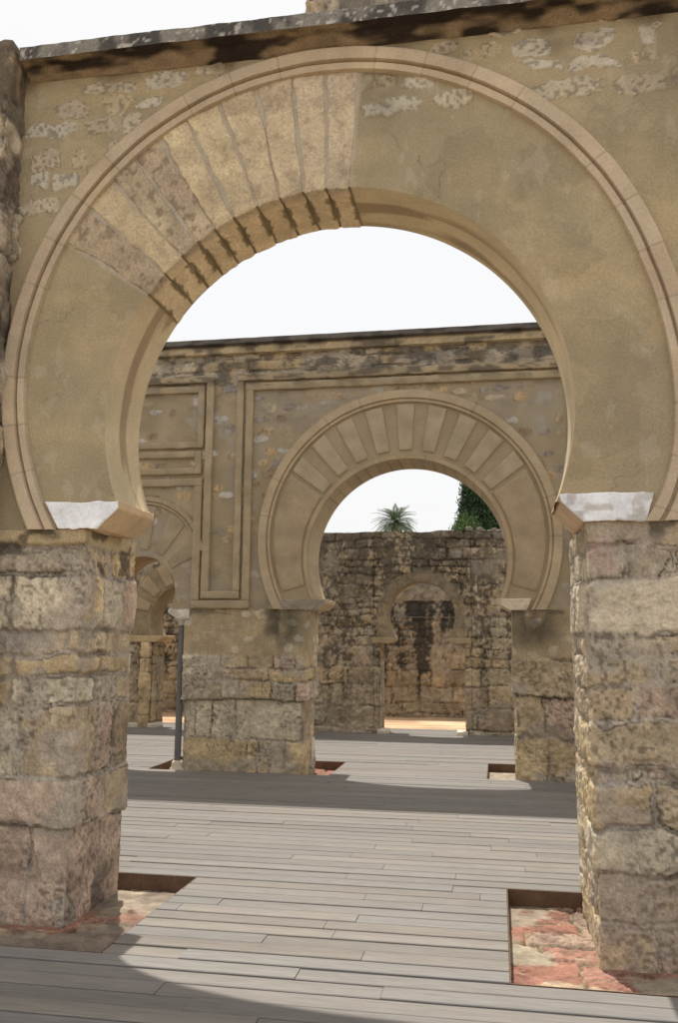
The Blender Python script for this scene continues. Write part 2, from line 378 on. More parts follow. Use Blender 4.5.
def near_fn(x, z):
    m, idh = manual_spots(x, z, near_spots)
    broad = fbm(x * 1.3, z * 1.3, 0, 4, 50); fine = fbm(x * 16, z * 16, 0, 4, 51)
    h = .010 * (broad - .5) + .003 * (fine - .5)
    ck = (1 - sst(.0008, .0035, abs(fbm(x * 1.4, z * 1.4, 0, 5, 59) - .5))) * sst(.52, .6, fbm(x * 1.1, z * 1.1, 3, 3, 49))
    tr = fbm(x * 2.5, z * 14, 0, 4, 48)
    c = PL1 * ((.88 + .22 * broad + .10 * (tr - .5)) * (1 - .35 * ck))[..., None]; h = h - .004 * ck + .003 * (tr - .5)
    c = mixc(c, lin(138, 127, 104), sst(.48, .66, fbm(x * 2.2 + 7, z * 1.6, 0, 5, 52)) * .35)
    c = mixc(c, lin(176, 152, 108), sst(.55, .7, fbm(x * 1.9, z * 3.1 + 3, 0, 4, 53)) * .35)
    pal = np.array([PALE * 1.02, mixc(PALE, OCHRE, .5), lin(186, 176, 158), mixc(PALE, PINK, .3), lin(186, 177, 158)])
    g2 = fbm(x * 34, z * 34, 0, 3, 58)
    sc = pal[np.minimum((idh * 5).astype(int), 4)] * (.72 + .22 * fine + .26 * g2)[..., None]
    pts = sst(.62, .72, vn(x * 46, z * 46, 0, 54))
    sc = sc * (1 - .4 * pts)[..., None]
    c = mixc(c, sc, m * .9)
    h = h - .006 * sst(.02, .3, m) * (1 - sst(.5, .95, m)) + m * (.006 + .016 * (fine - .5) - .005 * pts)
    c = c * (1 - .25 * sst(.02, .3, m) * (1 - sst(.4, .9, m)))[..., None]
    rp = sst(.60, .615, fbm(x * 1.7 + 40, z * 1.7, 0, 5, 64)); c = c * (1 - .10 * rp)[..., None]; h = h + .002 * rp
    sc2 = sst(.68, .74, fbm(x * 9, z * 5, 0, 5, 65)); c = mixc(c, lin(186, 176, 156), sc2 * .2)
    # damp, dark drip stains just under the cornice
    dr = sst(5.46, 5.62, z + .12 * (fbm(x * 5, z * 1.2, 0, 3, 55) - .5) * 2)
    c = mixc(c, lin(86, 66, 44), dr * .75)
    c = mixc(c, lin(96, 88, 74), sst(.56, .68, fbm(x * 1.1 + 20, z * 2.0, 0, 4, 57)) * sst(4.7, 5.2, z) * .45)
    return h, c
def warp1(x, z):
    t = np.clip((3.95 - z) / 1.6, 0, 1); return x + .20 * t ** 1.3 * sst(.35, .9, x)
portal1 = thing('horseshoe_arch_wall', 'large near horseshoe arch wall of tan plaster on rough stone piers framing the view', 'arch', (-1.02, YN, 0))
mb = MB()
a0 = spring(3.353, 2.12, ZS1)
n = 1000
outer = arcpts(B1[0], B1[1], 2.12, a0, 180 - a0, n)
outer[:, 0] = warp1(outer[:, 0], outer[:, 1])
rect = rectpath(-3.34, 2.4, ZS1, 5.66, n, .30, .70)
face(mb, between(outer, rect, 120), YN, near_fn)
ai = spring(A1[1], A1[2], 2.47)
inner = arcpts(*A1, ai, 180 - ai, n); ao = spring(3.353, 2.05, ZS1)
outin = arcpts(B1[0], B1[1], 2.05, ao, 180 - ao, n); outin[:, 0] = warp1(outin[:, 0], outin[:, 1])
Gr = between(inner, outin, 75)
fade = np.ones(Gr.shape[:2]); fade[:, 0] = 0
def ring_fn(x, z):
    h, c = near_fn(x, z)
    th = np.degrees(np.arctan2(z - A1[1], x - A1[0])); th = np.where(th < -90, th + 360, th)
    inn = sst(84.5, 85.5, th) * (1 - sst(145.5, 146.5, th))
    h = h * (1 - inn) - .002 * inn + inn * .01 * (fbm(x * 14, z * 14, 0, 3, 8) - .5)
    c = mixc(c, lin(166, 153, 134) * (.8 + .4 * fbm(x * 12, z * 12, 0, 3, 9))[..., None], inn)
    return h, c
face(mb, Gr, YN, ring_fn, fade=fade)
def sof_col(A, Y):
    d = np.degrees(A); s = A * 1.5
    c = lin(192, 172, 134) * (.85 + .3 * fbm(s * 2, Y * 2, 0, 4, 60))[..., None]  # plaster lightened and warmed: bounced light put into the soffit colour
    st = sst(.5, .66, fbm(s * .9, Y * 7, 0, 3, 61)) * sst(.08, .25, Y - YN) * (1 - sst(.5, .62, Y - YN))
    c = mixc(c, lin(120, 92, 60), st * .6)
    inn = (d > 85) & (d < 146)
    return np.where(inn[..., None], lin(134, 117, 86) * (.7 + .5 * fbm(s * 14, Y * 14, 0, 3, 62))[..., None], c)
def sof_rad(A, Y):
    d = np.degrees(A); return np.where((d > 85) & (d < 146), .002, 0)
soffit(mb, *A1, ai, 180 - ai, YN, YN + TN, 420, 40, sof_col, sof_rad)
inner2 = arcpts(*A1, ai, 180 - ai, 120); rect2 = rectpath(-3.34, 2.4, ZS1, 5.66, 120)
face(mb, between(inner2, rect2, 24), YN + TN, near_fn, sign=1, flip=True)
for xa, xb in ((-6.5, -3.34), (2.4, 5.0)):
    face(mb, flat(xa, xb, ZS1 if xa > 0 else -.15, 5.66, .06), YN, near_fn); face(mb, flat(xa, xb, ZS1 if xa > 0 else -.15, 5.66, .1), YN + TN, near_fn, sign=1, flip=True)
mb.box(2.2, 5.0, YN + .004, YN + TN - .004, ZS1 + .002, ZS1 + .02, PL1); mb.box(-6.5, -6.48, YN, YN + TN, -.15, 5.66, PL1); mb.box(4.98, 5.0, YN, YN + TN, ZS1, 5.66, PL1)
mb.build('wall', M_WALL, portal1)

# archivolt moulding
mb = MB()
pr1 = [(2.185, -.01), (2.185, .048), (2.175, .052), (2.100, .050), (2.096, .010), (2.084, .008), (2.080, .034), (2.036, .032), (2.030, -.01)]
sweep(mb, B1[0], B1[1], pr1, -33, 213, 900, YN, lin(178, 158, 130), .33, 12, .05, wf=warp1, zc=2.343)
mb.build('archivolt', M_PLASTER, portal1)

# nine old stone voussoirs
vcol = [1.14 * q for q in [lin(158, 141, 118), lin(160, 143, 118), lin(156, 138, 112), lin(156, 138, 110), lin(162, 144, 112), lin(162, 144, 112), lin(142, 124, 103), lin(146, 130, 105), lin(162, 144, 112), lin(146, 128, 103)]]
edges = [85.3, 91.2, 97.0, 103.2, 109.6, 116.0, 121.6, 127.0, 132.4, 138.6, 145.7]
rr = random.Random(4)
for k in range(10):
    t0, t1 = math.radians(edges[k] + .30), math.radians(edges[k + 1] - .30)
    tm = (t0 + t1) / 2; dx, dz = math.cos(tm), math.sin(tm)
    ox, oz = A1[0] - B1[0], A1[1] - B1[1]; bb = ox * dx + oz * dz; ro = -bb + math.sqrt(bb * bb - (ox * ox + oz * oz - 2.034 ** 2))
    Lr = ro - 1.487; yb = YN + TN - rr.uniform(.004, .016); yf = YN - .004 - rr.uniform(0, .007); sk = rr.uniform(-.007, .007)
    W = 1.75 * (t1 - t0)
    def fn(Q, t0=t0, t1=t1, Lr=Lr, yb=yb, yf=yf, W=W, sk=sk):
        th = t0 + (t1 - t0) * Q[..., 0] / W + sk * np.sin(Q[..., 2] * 5) + .012 * (fbm(Q[..., 2] * 11, Q[..., 0] * 5 + t0 * 9, Q[..., 1] * 9, 3, 29) - .5)
        r = 1.487 + Q[..., 2]
        return np.stack([A1[0] + r * np.cos(th), yf + Q[..., 1], A1[1] + r * np.sin(th)], -1)
    def cf(Wd, c, k=k, t0=t0, t1=t1):
        a = fbm(Wd[..., 0] * 6, Wd[..., 2] * 6, Wd[..., 1] * 6, 4, 70 + k); b = fbm(Wd[..., 0] * 20, Wd[..., 2] * 20, Wd[..., 1] * 20, 3, 90 + k)
        c = c * (.66 + .34 * a + .38 * b)[..., None]
        c = mixc(c, lin(192, 174, 136), sst(.55, .7, fbm(Wd[..., 0] * 3 + k, Wd[..., 2] * 3, 0, 3, 99)) * .4)
        c = mixc(c, lin(98, 80, 66), sst(.56, .66, b) * (.6 if k in (6, 7, 9) else .3))
        sof = sst(YN + .02, YN + .1, Wd[..., 1])
        c = mixc(c, lin(198, 174, 134) * (.8 + .4 * a)[..., None], sof * .8)  # undersides of the stones painted paler and warmer, as bounced light
        th = np.arctan2(Wd[..., 2] - A1[1], Wd[..., 0] - A1[0]); de = np.minimum(th - t0, t1 - th) * 1.5 + .05 * (b - .5)
        q = (1 - sst(.016, .022, de)) * sst(.10, .14, Wd[..., 1] - YN + .08 * (a - .5)) * (1 - sst(.40, .44, Wd[..., 1] - YN + .1 * (b - .5)))
        return mixc(c, lin(112, 96, 62) * (.8 + .4 * b)[..., None], q * .85)
    m1 = MB(); m1.rblock(fn, (W, yb - yf, Lr), .013, .010, .009, 30 + k, vcol[k], cf, nscale=9)
    m1.build('voussoir', M_STONE, portal1)

# capitals: white-plastered front, bare tan chamfered inner face
def capital(parent, xl_t, xl_b, xt, xb, zb, zt, y0, y1, fcol, bcol, seed, fasc=.05, mat=M_PLASTER, name='capital', amp=.008, res=.011):
    H = zt - zb
    def fn(Q):
        f = np.clip(Q[..., 2] / H, -.05, 1.05)
        xl = xl_b + (xl_t - xl_b) * f
        fz = np.clip(Q[..., 2] / (H - fasc), 0, 1); xr = xb + (xt - xb) * fz
        u = Q[..., 0] / 1.0
        return np.stack([xl + (xr - xl) * u, y0 + Q[..., 1], zb + Q[..., 2]], -1)
    m1 = MB()
    def cf(Wd, c):
        return c * (.85 + .3 * fbm(Wd[..., 0] * 9, Wd[..., 1] * 9, Wd[..., 2] * 9, 3, seed))[..., None]
    # dims: first axis is normalised to ~width so rounding stays even
    w = abs(xt - xl_t)
    def fn2(Q):
        Q = Q.copy(); Q[..., 0] = Q[..., 0] / w; return fn(Q)
    m1.rblock(fn2, (w, y1 - y0, H), res, .008, amp, seed, bcol, cf, frontcol=fcol, nscale=12)
    return m1.build(name, mat, parent)
capital(portal1, -2.905, -2.80, -2.39, -2.53, 2.346, 2.525, YN - .022, YN + TN + .03, lin(232, 234, 240), lin(196, 166, 124), 5)
capital(portal1, .905, .86, .375, .50, 2.346, 2.515, YN - .022, YN + TN + .08, lin(228, 230, 236), lin(196, 166, 130), 6)

# piers
def pier_fn(courses, seed, plast=None, **kw):
    def fn(U, T, P, per):
        h, c = mason(U, T, courses, seed, smin=0, smax=per, **kw)
        if plast is not None: h, c = plast(U, T, h, c)
        return h, c
    return fn
d1 = .84
# left pier: x -4.0..-2.62 -> u: left side 0..d1, front d1..d1+1.38, right side d1+1.38..2*d1+1.38
u0 = d1; uc = d1 + 1.38
cl = [(-.2, .47, [.3, u0 + .45, u0 + 1.10, uc + .95, uc + 1.5], -.022),
      (.47, .77, [.4, u0 + .3, uc + .46, uc + .84, uc + 1.4], .022),
      (.77, 1.22, [.2, u0 + .2, u0 + .56, u0 + 1.00, uc + .36, uc + .60, uc + .95, uc + 1.3], .004),
      (1.22, 1.40, [.3, u0 + .5, u0 + .92, uc + .28, uc + .62, uc + 1.1], 0),
      (1.40, 1.53, [.25, u0 + .55, u0 + .92, uc + .34, uc + .80], .004),
      (1.53, 1.69, [.25, u0 + .6, uc - .1, uc + .45, uc + .9], -.012),
      (1.69, 2.06, [.3, u0 + .50, u0 + .88, uc + .02, uc + .30, uc + .62, uc + 1.0, uc + 1.5], .010),
      (2.06, 2.25, [.3, u0 + .2, u0 + .75, uc + .1, uc + .45, uc + .9], 0),
      (2.25, 2.40, [], .0)]
def pl_left(U, T, h, c):
    s = sst(2.235, 2.26, T + .03 * (fbm(U * 4, T * 4, 0, 3, 7) - .5))
    c = mixc(c, lin(166, 146, 108) * (.8 + .4 * fbm(U * 7, T * 7, 0, 3, 8))[..., None], s); h = h * (1 - s * .7) + s * .004
    g = sst(1.5, 1.60, T + .05 * (fbm(U * 3, T * 3, 0, 3, 12) - .5)) * (1 - sst(1.66, 1.72, T)) * (1 - sst(uc - .25, uc - .05, U))
    c = mixc(c, lin(150, 140, 130), g * .85)
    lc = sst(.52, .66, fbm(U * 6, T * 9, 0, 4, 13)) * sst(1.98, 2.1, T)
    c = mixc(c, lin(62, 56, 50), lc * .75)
    dk = sst(.50, .64, fbm(U * 4, T * 4, 0, 4, 14)) * (1 - sst(.0, .36, T))
    c = mixc(c, lin(84, 74, 66), dk * .8)
    gr = sst(.46, .6, fbm(U * 2.0 + 4, T * 2.0, 0, 4, 17)) * (1 - sst(.45, .8, T)) * (1 - sst(uc - .1, uc + .05, U))
    c = mixc(c, lin(146, 134, 120), gr * .7)
    return h, c
mb = MB(); pier(mb, -4.0, -2.62, YN + .0, YN + d1, -.2, 2.345, pier_fn(cl, 101, pl_left, rough=.012, warp=.026, depth=.024, fill=.58, mortar=.024), .0095)
mb.build('pier', M_STONE, portal1)
# right pier: x .505..2.2
d1 = 1.15
w2 = 1.695; v0 = d1; vc = d1 + w2
cr = [(-.2, .12, [.35, v0 + .30, v0 + .75, v0 + 1.2, vc + .4], .0),
      (.12, .37, [.2, .5, v0 + .26, v0 + .7, v0 + 1.2, vc + .4], -.006),
      (.37, .62, [.42, v0 + .55, v0 + 1.1, vc + .3], .012),
      (.62, .87, [.28, .6, v0 + .36, v0 + .8, v0 + 1.3, vc + .4], .004),
      (.87, .95, [.2, .45, .7, v0 + .14, v0 + .24, v0 + .32, v0 + .44, v0 + .52, v0 + .8, v0 + 1.2, vc + .4], -.010),
      (.95, 1.19, [.3, .62, v0 + .5, v0 + 1.0, vc + .3], .006),
      (1.19, 1.38, [.4, v0 + .25, v0 + .6, v0 + 1.1, vc + .3], 0),
      (1.38, 1.56, [.25, .55, v0 + .38, v0 + .9, vc + .1, vc + .5], .003),
      (1.56, 1.69, [.3, v0 + .26, v0 + .6, v0 + 1.2, vc + .5], -.004),
      (1.69, 2.01, [.45, v0 + .72, v0 + 1.2, vc + .5], .006),
      (2.01, 2.20, [.3, v0 + .22, v0 + .50, v0 + .9, v0 + 1.3, vc + .5], -.004),
      (2.20, 2.40, [.4, v0 + .7, vc + .2], .004)]
def pl_right(U, T, h, c):
    fr = sst(v0 - .02, v0 + .04, U)
    f = fbm(U * 9, T * 9, 0, 4, 21)
    big = sst(1.70, 1.73, T) * (1 - sst(1.99, 2.02, T)) * fr
    c = mixc(c, lin(186, 172, 148) * (.75 + .5 * f)[..., None], big * .85)
    pk = sst(2.02, 2.08, T) * (1 - sst(.14, .2, U - v0)) * fr * (1 - sst(2.2, 2.28, T))
    c = mixc(c, lin(150, 112, 104), pk * .6)
    gm = sst(.5, .62, fbm(U * 2.4, T * 2.4, 0, 4, 22)) * fr
    c = mixc(c, lin(146, 134, 124) * (.8 + .4 * f)[..., None], gm * .55)
    sm = sst(1.35, 1.42, T + .06 * (f - .5)) * (1 - sst(1.56, 1.7, T)) * fr
    h = h * (1 - .4 * sm)
    # cracks near the top
    w = T - 2.13 - .10 * np.sin((U - v0) * 7) - .05 * (fbm(U * 8, T * 8, 0, 3, 23) - .5)
    ck = (1 - sst(.002, .008, abs(w + .02 * (fbm(U * 30, T * 30, 0, 3, 28) - .5)))) * sst(.4, .5, fbm(U * 6, T * 6, 0, 2, 29)) * fr * sst(v0 + .14, v0 + .2, U)
    w2_ = (U - v0 - .40) - .35 * (T - 2.0) - .06 * (fbm(U * 8, T * 8, 0, 3, 24) - .5)
    ck = np.maximum(ck, (1 - sst(.002, .007, abs(w2_ + .02 * (fbm(U * 30, T * 30, 0, 3, 28) - .5)))) * sst(1.99, 2.03, T) * (1 - sst(2.12, 2.2, T)) * fr)
    h = h - ck * .02; c = mixc(c, lin(60, 52, 44), ck * .7)
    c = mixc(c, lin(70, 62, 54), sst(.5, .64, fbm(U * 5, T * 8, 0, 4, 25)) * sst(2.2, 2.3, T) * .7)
    lo = (1 - sst(.1, .75, T + .2 * (f - .5)))
    c = mixc(c, lin(146, 122, 102), lo * .4 * fr)
    c = mixc(c, lin(80, 72, 66), sst(.52, .66, fbm(U * 5, T * 5, 0, 4, 26)) * (1 - sst(-.02, .2, T)) * .8)
    yl = sst(.45, .62, fbm(U * 5 + 3, T * 5, 0, 4, 27)) * (1 - fr) * (1 - sst(.9, 1.6, T))
    c = mixc(c, lin(190, 164, 106), yl * .55)
    return h, c
mb = MB(); pier(mb, .512, 2.2, YN, YN + d1, -.2, 2.345, pier_fn(cr, 205, pl_right, rough=.013, warp=.032, depth=.024, fill=.60, mortar=.024), .0095)
mb.build('pier', M_STONE, portal1)

# cornice slab with brown cove, masonry above it
def slab(mb, prof, x0, x1, colf, res=.03, seed=1, amp=.006):
    """prof: list of (y,z) run along x; every facet separately subdivided"""
    X = np.linspace(x0, x1, int((x1 - x0) / res) + 1)
    pts = np.array(prof)
    for k in range(len(pts) - 1):
        L = np.linalg.norm(pts[k + 1] - pts[k]); m = max(2, int(L / res) + 1); t = np.linspace(0, 1, m)
        q = pts[k] * (1 - t[:, None]) + pts[k + 1] * t[:, None]
        P = np.zeros((len(X), m, 3)); P[..., 0] = X[:, None]; P[..., 1] = q[None, :, 0]; P[..., 2] = q[None, :, 1]
        P[..., 1] += amp * (fbm(P[..., 0] * 6, P[..., 2] * 9, P[..., 1] * 9, 4, seed) - .5) * 2
        P[..., 2] += amp * (fbm(P[..., 0] * 6 + 9, P[..., 2] * 9, P[..., 1] * 9, 4, seed + 1) - .5) * 2
        mb.grid(P, colf(P, k), 0, True)
    for xe, fl in ((x0, 1), (x1, 0)):
        mb.add([(xe, y, z) for y, z in prof], [list(range(len(prof)))], colf(np.array([[[xe, prof[0][0], prof[0][1]]]]), 0)[0, 0], 0, False)
def cor_col(P, k):
    f = fbm(P[..., 0] * 9, P[..., 1] * 9, P[..., 2] * 9, 4, 31); g = fbm(P[..., 0] * 3, P[..., 1] * 7, P[..., 2] * 9, 3, 32)
    sp = vn(P[..., 0] * 45, P[..., 1] * 45, P[..., 2] * 45, 33)
    if k in (0, 1):
        c = mixc(np.broadcast_to(lin(126, 106, 80), P.shape), lin(46, 38, 32), sst(.40, .58, g)); return c * (.75 + .5 * f)[..., None]
    c = mixc(np.broadcast_to(lin(122, 118, 112), P.shape), lin(74, 72, 70), sst(.35, .65, f))
    return mixc(c, lin(190, 186, 178), sst(.70, .78, sp) * .6)
mb = MB()
slab(mb, [(5.275, 5.545), (5.19, 5.60), (5.105, 5.612), (5.10, 5.705), (5.12, 5.715), (5.95, 5.73), (5.95, 5.62), (5.88, 5.60)], -3.20, 5.0, cor_col, .014, 3, .008)
mb.build('cornice', M_STONE, portal1)
mb = MB()
cu = courses_random(5.73, 6.45, 0, 15, .14, .24, .25, .6, 8)
def up_fn(U, T, P, per):
    h, c = mason(U, T, cu, 44, smin=0, smax=per); l = sst(.42, .6, fbm(U * 5, T * 5, 0, 4, 46)); return h, mixc(c, lin(84, 80, 76), l * .7)
pier(mb, -1.19, 5.0, 5.17, 5.86, 5.72, 6.45, up_fn, .025)
mb.build('upper_masonry', M_STONE, portal1)
# projecting buttress at the left end
mb = MB()
cb = courses_random(-.2, 5.72, 0, 3, .24, .42, .3, .6, 12)
def bt_fn(U, T, P, per):
    h, c = mason(U, T, cb, 47, smin=0, smax=per, depth=.025, rough=.02, outj=.02)
    l = sst(.40, .56, fbm(U * 4, T * 3, 0, 4, 48) + .12 * sst(4.6, 5.7, T)); return h, mixc(c, lin(66, 60, 54), l * .75)
pier(mb, -3.95, -3.235, 5.06, 6.0, -.2, 5.75, bt_fn, .018, .03)
mb.build('buttress', M_STONE, portal1)

# =================================================================== MIDDLE ARCADE (front face y = 11.15)
YM, TM = 11.15, .70
A2 = (-1.135, 2.70, 1.275); B2 = (-1.133, 2.945)
ZS2 = 2.04
PL2 = lin(160, 143, 112)
portal2 = thing('horseshoe_arch_wall', 'restored middle wall with voussoired horseshoe arch and rectangular moulded frames, seen through the near arch', 'arch', (-1.13, YM, 0))
def mid_fn(x, z):
    r = np.hypot(x + 1.13, z - 2.945)
    inface = (r < 1.8) | (np.hypot(x + 4.68, z - 2.68) < .8)
    broad = fbm(x * 1.5, z * 1.5, 0, 4, 150); fine = fbm(x * 13, z * 13, 0, 4, 151); vfine = fbm(x * 30, z * 30, 0, 2, 152)
    up = sst(5.15, 5.25, z)
    m1, id1 = spots(x, z, (.27, .15), .62, 153, (.44, .40)); m2, id2 = spots(x + 5, z, (.22, .12), .95, 154, (.5, .48))
    dens = sst(.40, .56, fbm(x * .9, z * .9, 0, 3, 155) + .22 * sst(4.2, 5.1, z) - .15 * (1 - sst(2.6, 4.0, z)))
    m = np.maximum(m1 * (.35 + .65 * dens), m2 * up)
    idh = np.where(m2 * up > .4, id2, id1)
    m = np.where(inface, m * sst(1.5, 1.4, x * 0 + 1.2) * np.where(x < -3.5, .8, 0), m)
    h = .010 * (broad - .5) + .004 * (fine - .5)
    c = PL2 * (.78 + .44 * broad)[..., None]
    c = mixc(c, lin(150, 140, 124), sst(.48, .64, fbm(x * 1.8 + 7, z * 1.3, 0, 4, 156)) * .6)
    pal = np.array([PALE * 1.05, OCHRE * .95, lin(186, 182, 176), TAN * 1.05, lin(206, 200, 190), lin(190, 158, 108), lin(152, 142, 132), BROWN * 1.1])
    pal = pal * .98
    sc = pal[np.minimum((idh * 8).astype(int), 7)] * (.62 + .7 * fine)[..., None] * (1 - .4 * sst(.58, .7, vfine))[..., None]
    c = mixc(c, sc, m * .80); h = h + m * (.006 + .02 * (fine - .5))
    # chalky repair patches and black run-off
    ch = sst(.63, .70, fbm(x * 3.5 + 13, z * 3.0, 0, 4, 157)) * sst(3.8, 5.2, z) * np.where(inface, 0, 1)
    c = mixc(c, lin(168, 168, 168), ch * .6)
    mc_ = courses_random(5.0, 5.75, -10, 6, .11, .16, .2, .42, 33)
    hm_, cm_ = mason(x, z, mc_, 34, warp=.02, rough=.012, depth=.014, fill=.6, pal=np.array([PALE, TAN, OCHRE, GREY, TAN, mixc(PALE, GREY, .5)]) * .92)
    c = mixc(c, cm_, up * .85); h = h * (1 - up) + (hm_ + .012) * up
    bl = sst(.54, .66, fbm(x * 5, z * 9, 0, 5, 158) + .07 * sst(5.2, 5.4, z)) * (sst(4.85, 5.1, z) * .75 + .25 * sst(4.0, 5, z))
    c = mixc(c, lin(66, 62, 58), bl * np.where(inface, .15, .62))
    base = sst(.42, .6, fbm(x * 2.5, z * 5, 0, 4, 159)) * (1 - sst(2.05, 2.3, z)) * np.exp(-((x + 2.55) / .45) ** 2)
    c = mixc(c, lin(70, 64, 54), base * .8)
    return h, c
def mid_ring(x, z):
    h, c = mid_fn(x, z); broad = fbm(x * 2, z * 2, 0, 4, 160)
    c2 = lin(158, 140, 110) * (.85 + .3 * broad)[..., None]
    return h * .5 - .004, c2
mb = MB(); n = 420
ZT = 5.56
outer = arcpts(B2[0], B2[1], 1.86, spring(B2[1], 1.86, ZS2), 180 - spring(B2[1], 1.86, ZS2), n)
face(mb, between(outer, rectpath(-3.35, 1.09, ZS2, ZT, n), 105), YM, mid_fn)
si = spring(A2[1], A2[2], 2.16)
inner = arcpts(*A2, si, 180 - si, n); outin = arcpts(B2[0], B2[1], 1.82, spring(B2[1], 1.82, ZS2), 180 - spring(B2[1], 1.82, ZS2), n)
Gr = between(inner, outin, 34); fade = np.ones(Gr.shape[:2]); fade[:, 0] = 0
face(mb, Gr, YM, mid_ring, fade=fade)
def sof2(A, Y):
    s = A * 1.275; k = np.floor(s / .15); fr = s / .15 - k
    hh = _h(k, np.zeros_like(k), np.zeros_like(k), 5)
    c = np.array([lin(172, 152, 120)])[0] * (.88 + .18 * hh)[..., None]
    return mixc(c, lin(110, 92, 70), (np.minimum(fr, 1 - fr) < .06) * .45 * ((np.degrees(A) > 35) & (np.degrees(A) < 145)))
soffit(mb, *A2, si, 180 - si, YM, YM + TM, 420, 16, sof2)
face(mb, between(arcpts(*A2, si, 180 - si, 100), rectpath(-3.35, 1.09, ZS2, ZT, 100), 20), YM + TM, mid_fn, sign=1, flip=True)
# strip between the two arches, side arch, panels above it
face(mb, flat(-3.93, -3.35, ZS2, ZT, .014), YM, mid_fn)
A3 = (-4.68, 2.27, .47); B3 = (-4.68, 2.69)
s3 = spring(A3[1], A3[2], ZS2 + .02)
o3 = arcpts(B3[0], B3[1], .80, spring(B3[1], .80, ZS2), 180 - spring(B3[1], .80, ZS2), 200)
i3 = arcpts(*A3, s3, 180 - s3, 200)
face(mb, between(i3, o3, 34), YM, mid_fn)
face(mb, between(o3, rectpath(-5.43, -3.93, ZS2, 3.80, 200), 14), YM, mid_fn)
face(mb, between(arcpts(*A3, s3, 180 - s3, 60), rectpath(-5.43, -3.93, ZS2, 3.80, 60), 10), YM + TM, mid_fn, sign=1, flip=True)
soffit(mb, *A3, s3, 180 - s3, YM, YM + TM, 120, 12, lambda A, Y: lin(176, 142, 98) * (.8 + .4 * fbm(A * 3, Y * 6, 0, 3, 6))[..., None])
face(mb, flat(-5.43, -3.93, 3.80, ZT, .014), YM, mid_fn)
face(mb, flat(-5.43, -3.93, 3.80, ZT, .08), YM + TM, mid_fn, sign=1, flip=True); face(mb, flat(-3.93, -3.35, ZS2, ZT, .08), YM + TM, mid_fn, sign=1, flip=True)
for xa, xb in ((-9.0, -5.43), (1.09, 5.0)):
    face(mb, flat(xa, xb, ZS2 if xa > 0 else -.15, ZT, .04), YM, mid_fn); face(mb, flat(xa, xb, ZS2 if xa > 0 else -.15, ZT, .1), YM + TM, mid_fn, sign=1, flip=True)
mb.box(-9.0, -8.98, YM + .01, YM + TM - .01, -.15, ZT, PL2); mb.box(4.98, 5.0, YM + .01, YM + TM - .01, ZS2, ZT, PL2)
mb.box(2.0, 4.97, YM + .02, YM + TM - .02, ZS2 - .01, ZS2 + .02, PL2)
mb.build('wall', M_WALL, portal2)
# archivolts
mb = MB()
pr2 = [(1.945, -.01), (1.945, .045), (1.84, .045), (1.836, .018), (1.822, .018), (1.818, .032), (1.79, .030), (1.786, -.01)]
za = spring(B2[1], 1.87, ZS2 + .01); sweep(mb, B2[0], B2[1], pr2, za - 5, 185 - za, 500, YM, lin(172, 152, 120), .5, 22, .03, zc=2.038)
mb.build('archivolt', M_PLASTER, portal2)
mb = MB()
pr3 = [(.86, -.01), (.86, .035), (.80, .035), (.797, .012), (.785, .012), (.782, .024), (.755, .022), (.752, -.01)]
za = spring(B3[1], .80, ZS2 + .1); sweep(mb, B3[0], B3[1], pr3, 8, 172, 160, YM, lin(166, 147, 117), .5, 23, .05)
mb.build('archivolt', M_PLASTER, portal2)
# thin rim round the intrados
mb = MB()
prr = [(1.338, -.01), (1.336, .012), (1.281, .012), (1.279, -.01)]
sweep(mb, A2[0], A2[1], prr, si, 180 - si, 300, YM, lin(164, 143, 110), .6, 24, .04)
mb.build('rim_moulding', M_PLASTER, portal2)
# pale raised voussoirs
def wedge(parent, name, C, cen, t0, t1, r0, Bc, Ro, y0, y1, col, seed, res=.03, colfn=None):
    W = (t1 - t0) * 1.6
    def fn(Q):
        u = Q[..., 0] / W; th = t0 + (t1 - t0) * u
        ox, oz = cen[0] - Bc[0], cen[1] - Bc[1]; bb = ox * np.cos(th) + oz * np.sin(th)
        ro = -bb + np.sqrt(bb * bb - (ox * ox + oz * oz - Ro ** 2)); v = Q[..., 2] / .4
        r = r0 + (ro - r0) * v
        return np.stack([cen[0] + r * np.cos(th), y0 + Q[..., 1], cen[1] + r * np.sin(th)], -1)
    m1 = MB(); m1.rblock(fn, (W, y1 - y0, .4), res, .006, .002, seed, col, colfn)
    return m1.build(name, M_PLASTER, parent)
def vc(Wd, c): return c * (.86 + .28 * fbm(Wd[..., 0] * 7, Wd[..., 2] * 7, 0, 4, 170))[..., None]
for k in range(-4, 5):
    tc = math.radians(90 + 12.6 * k); hw = math.radians(3.45)
    wedge(portal2, 'voussoir', None, (A2[0], A2[1] + .06), tc - hw, tc + hw, 1.335, B2, 1.755, YM - .016, YM + .03, lin(168, 151, 122), 180 + k, colfn=vc)
# plain raised panels in the haunches
for ta, tb in ((-15, 36.0), (144.0, 195)):
    wedge(portal2, 'haunch_panel', None, (A2[0], A2[1]), math.radians(ta), math.radians(tb), 1.365, B2, 1.745, YM - .010, YM + .03, lin(164, 144, 112), 190, .05, vc)
for k in (-2, -1, 0, 1, 2):
    tc = math.radians(88 + 27 * k); hw = math.radians(7.5)
    wedge(portal2, 'voussoir', None, (A3[0], A3[1] + .1), tc - hw, tc + hw, .46, B3, .74, YM - .012, YM + .02, lin(158, 141, 112), 196 + k, colfn=vc)

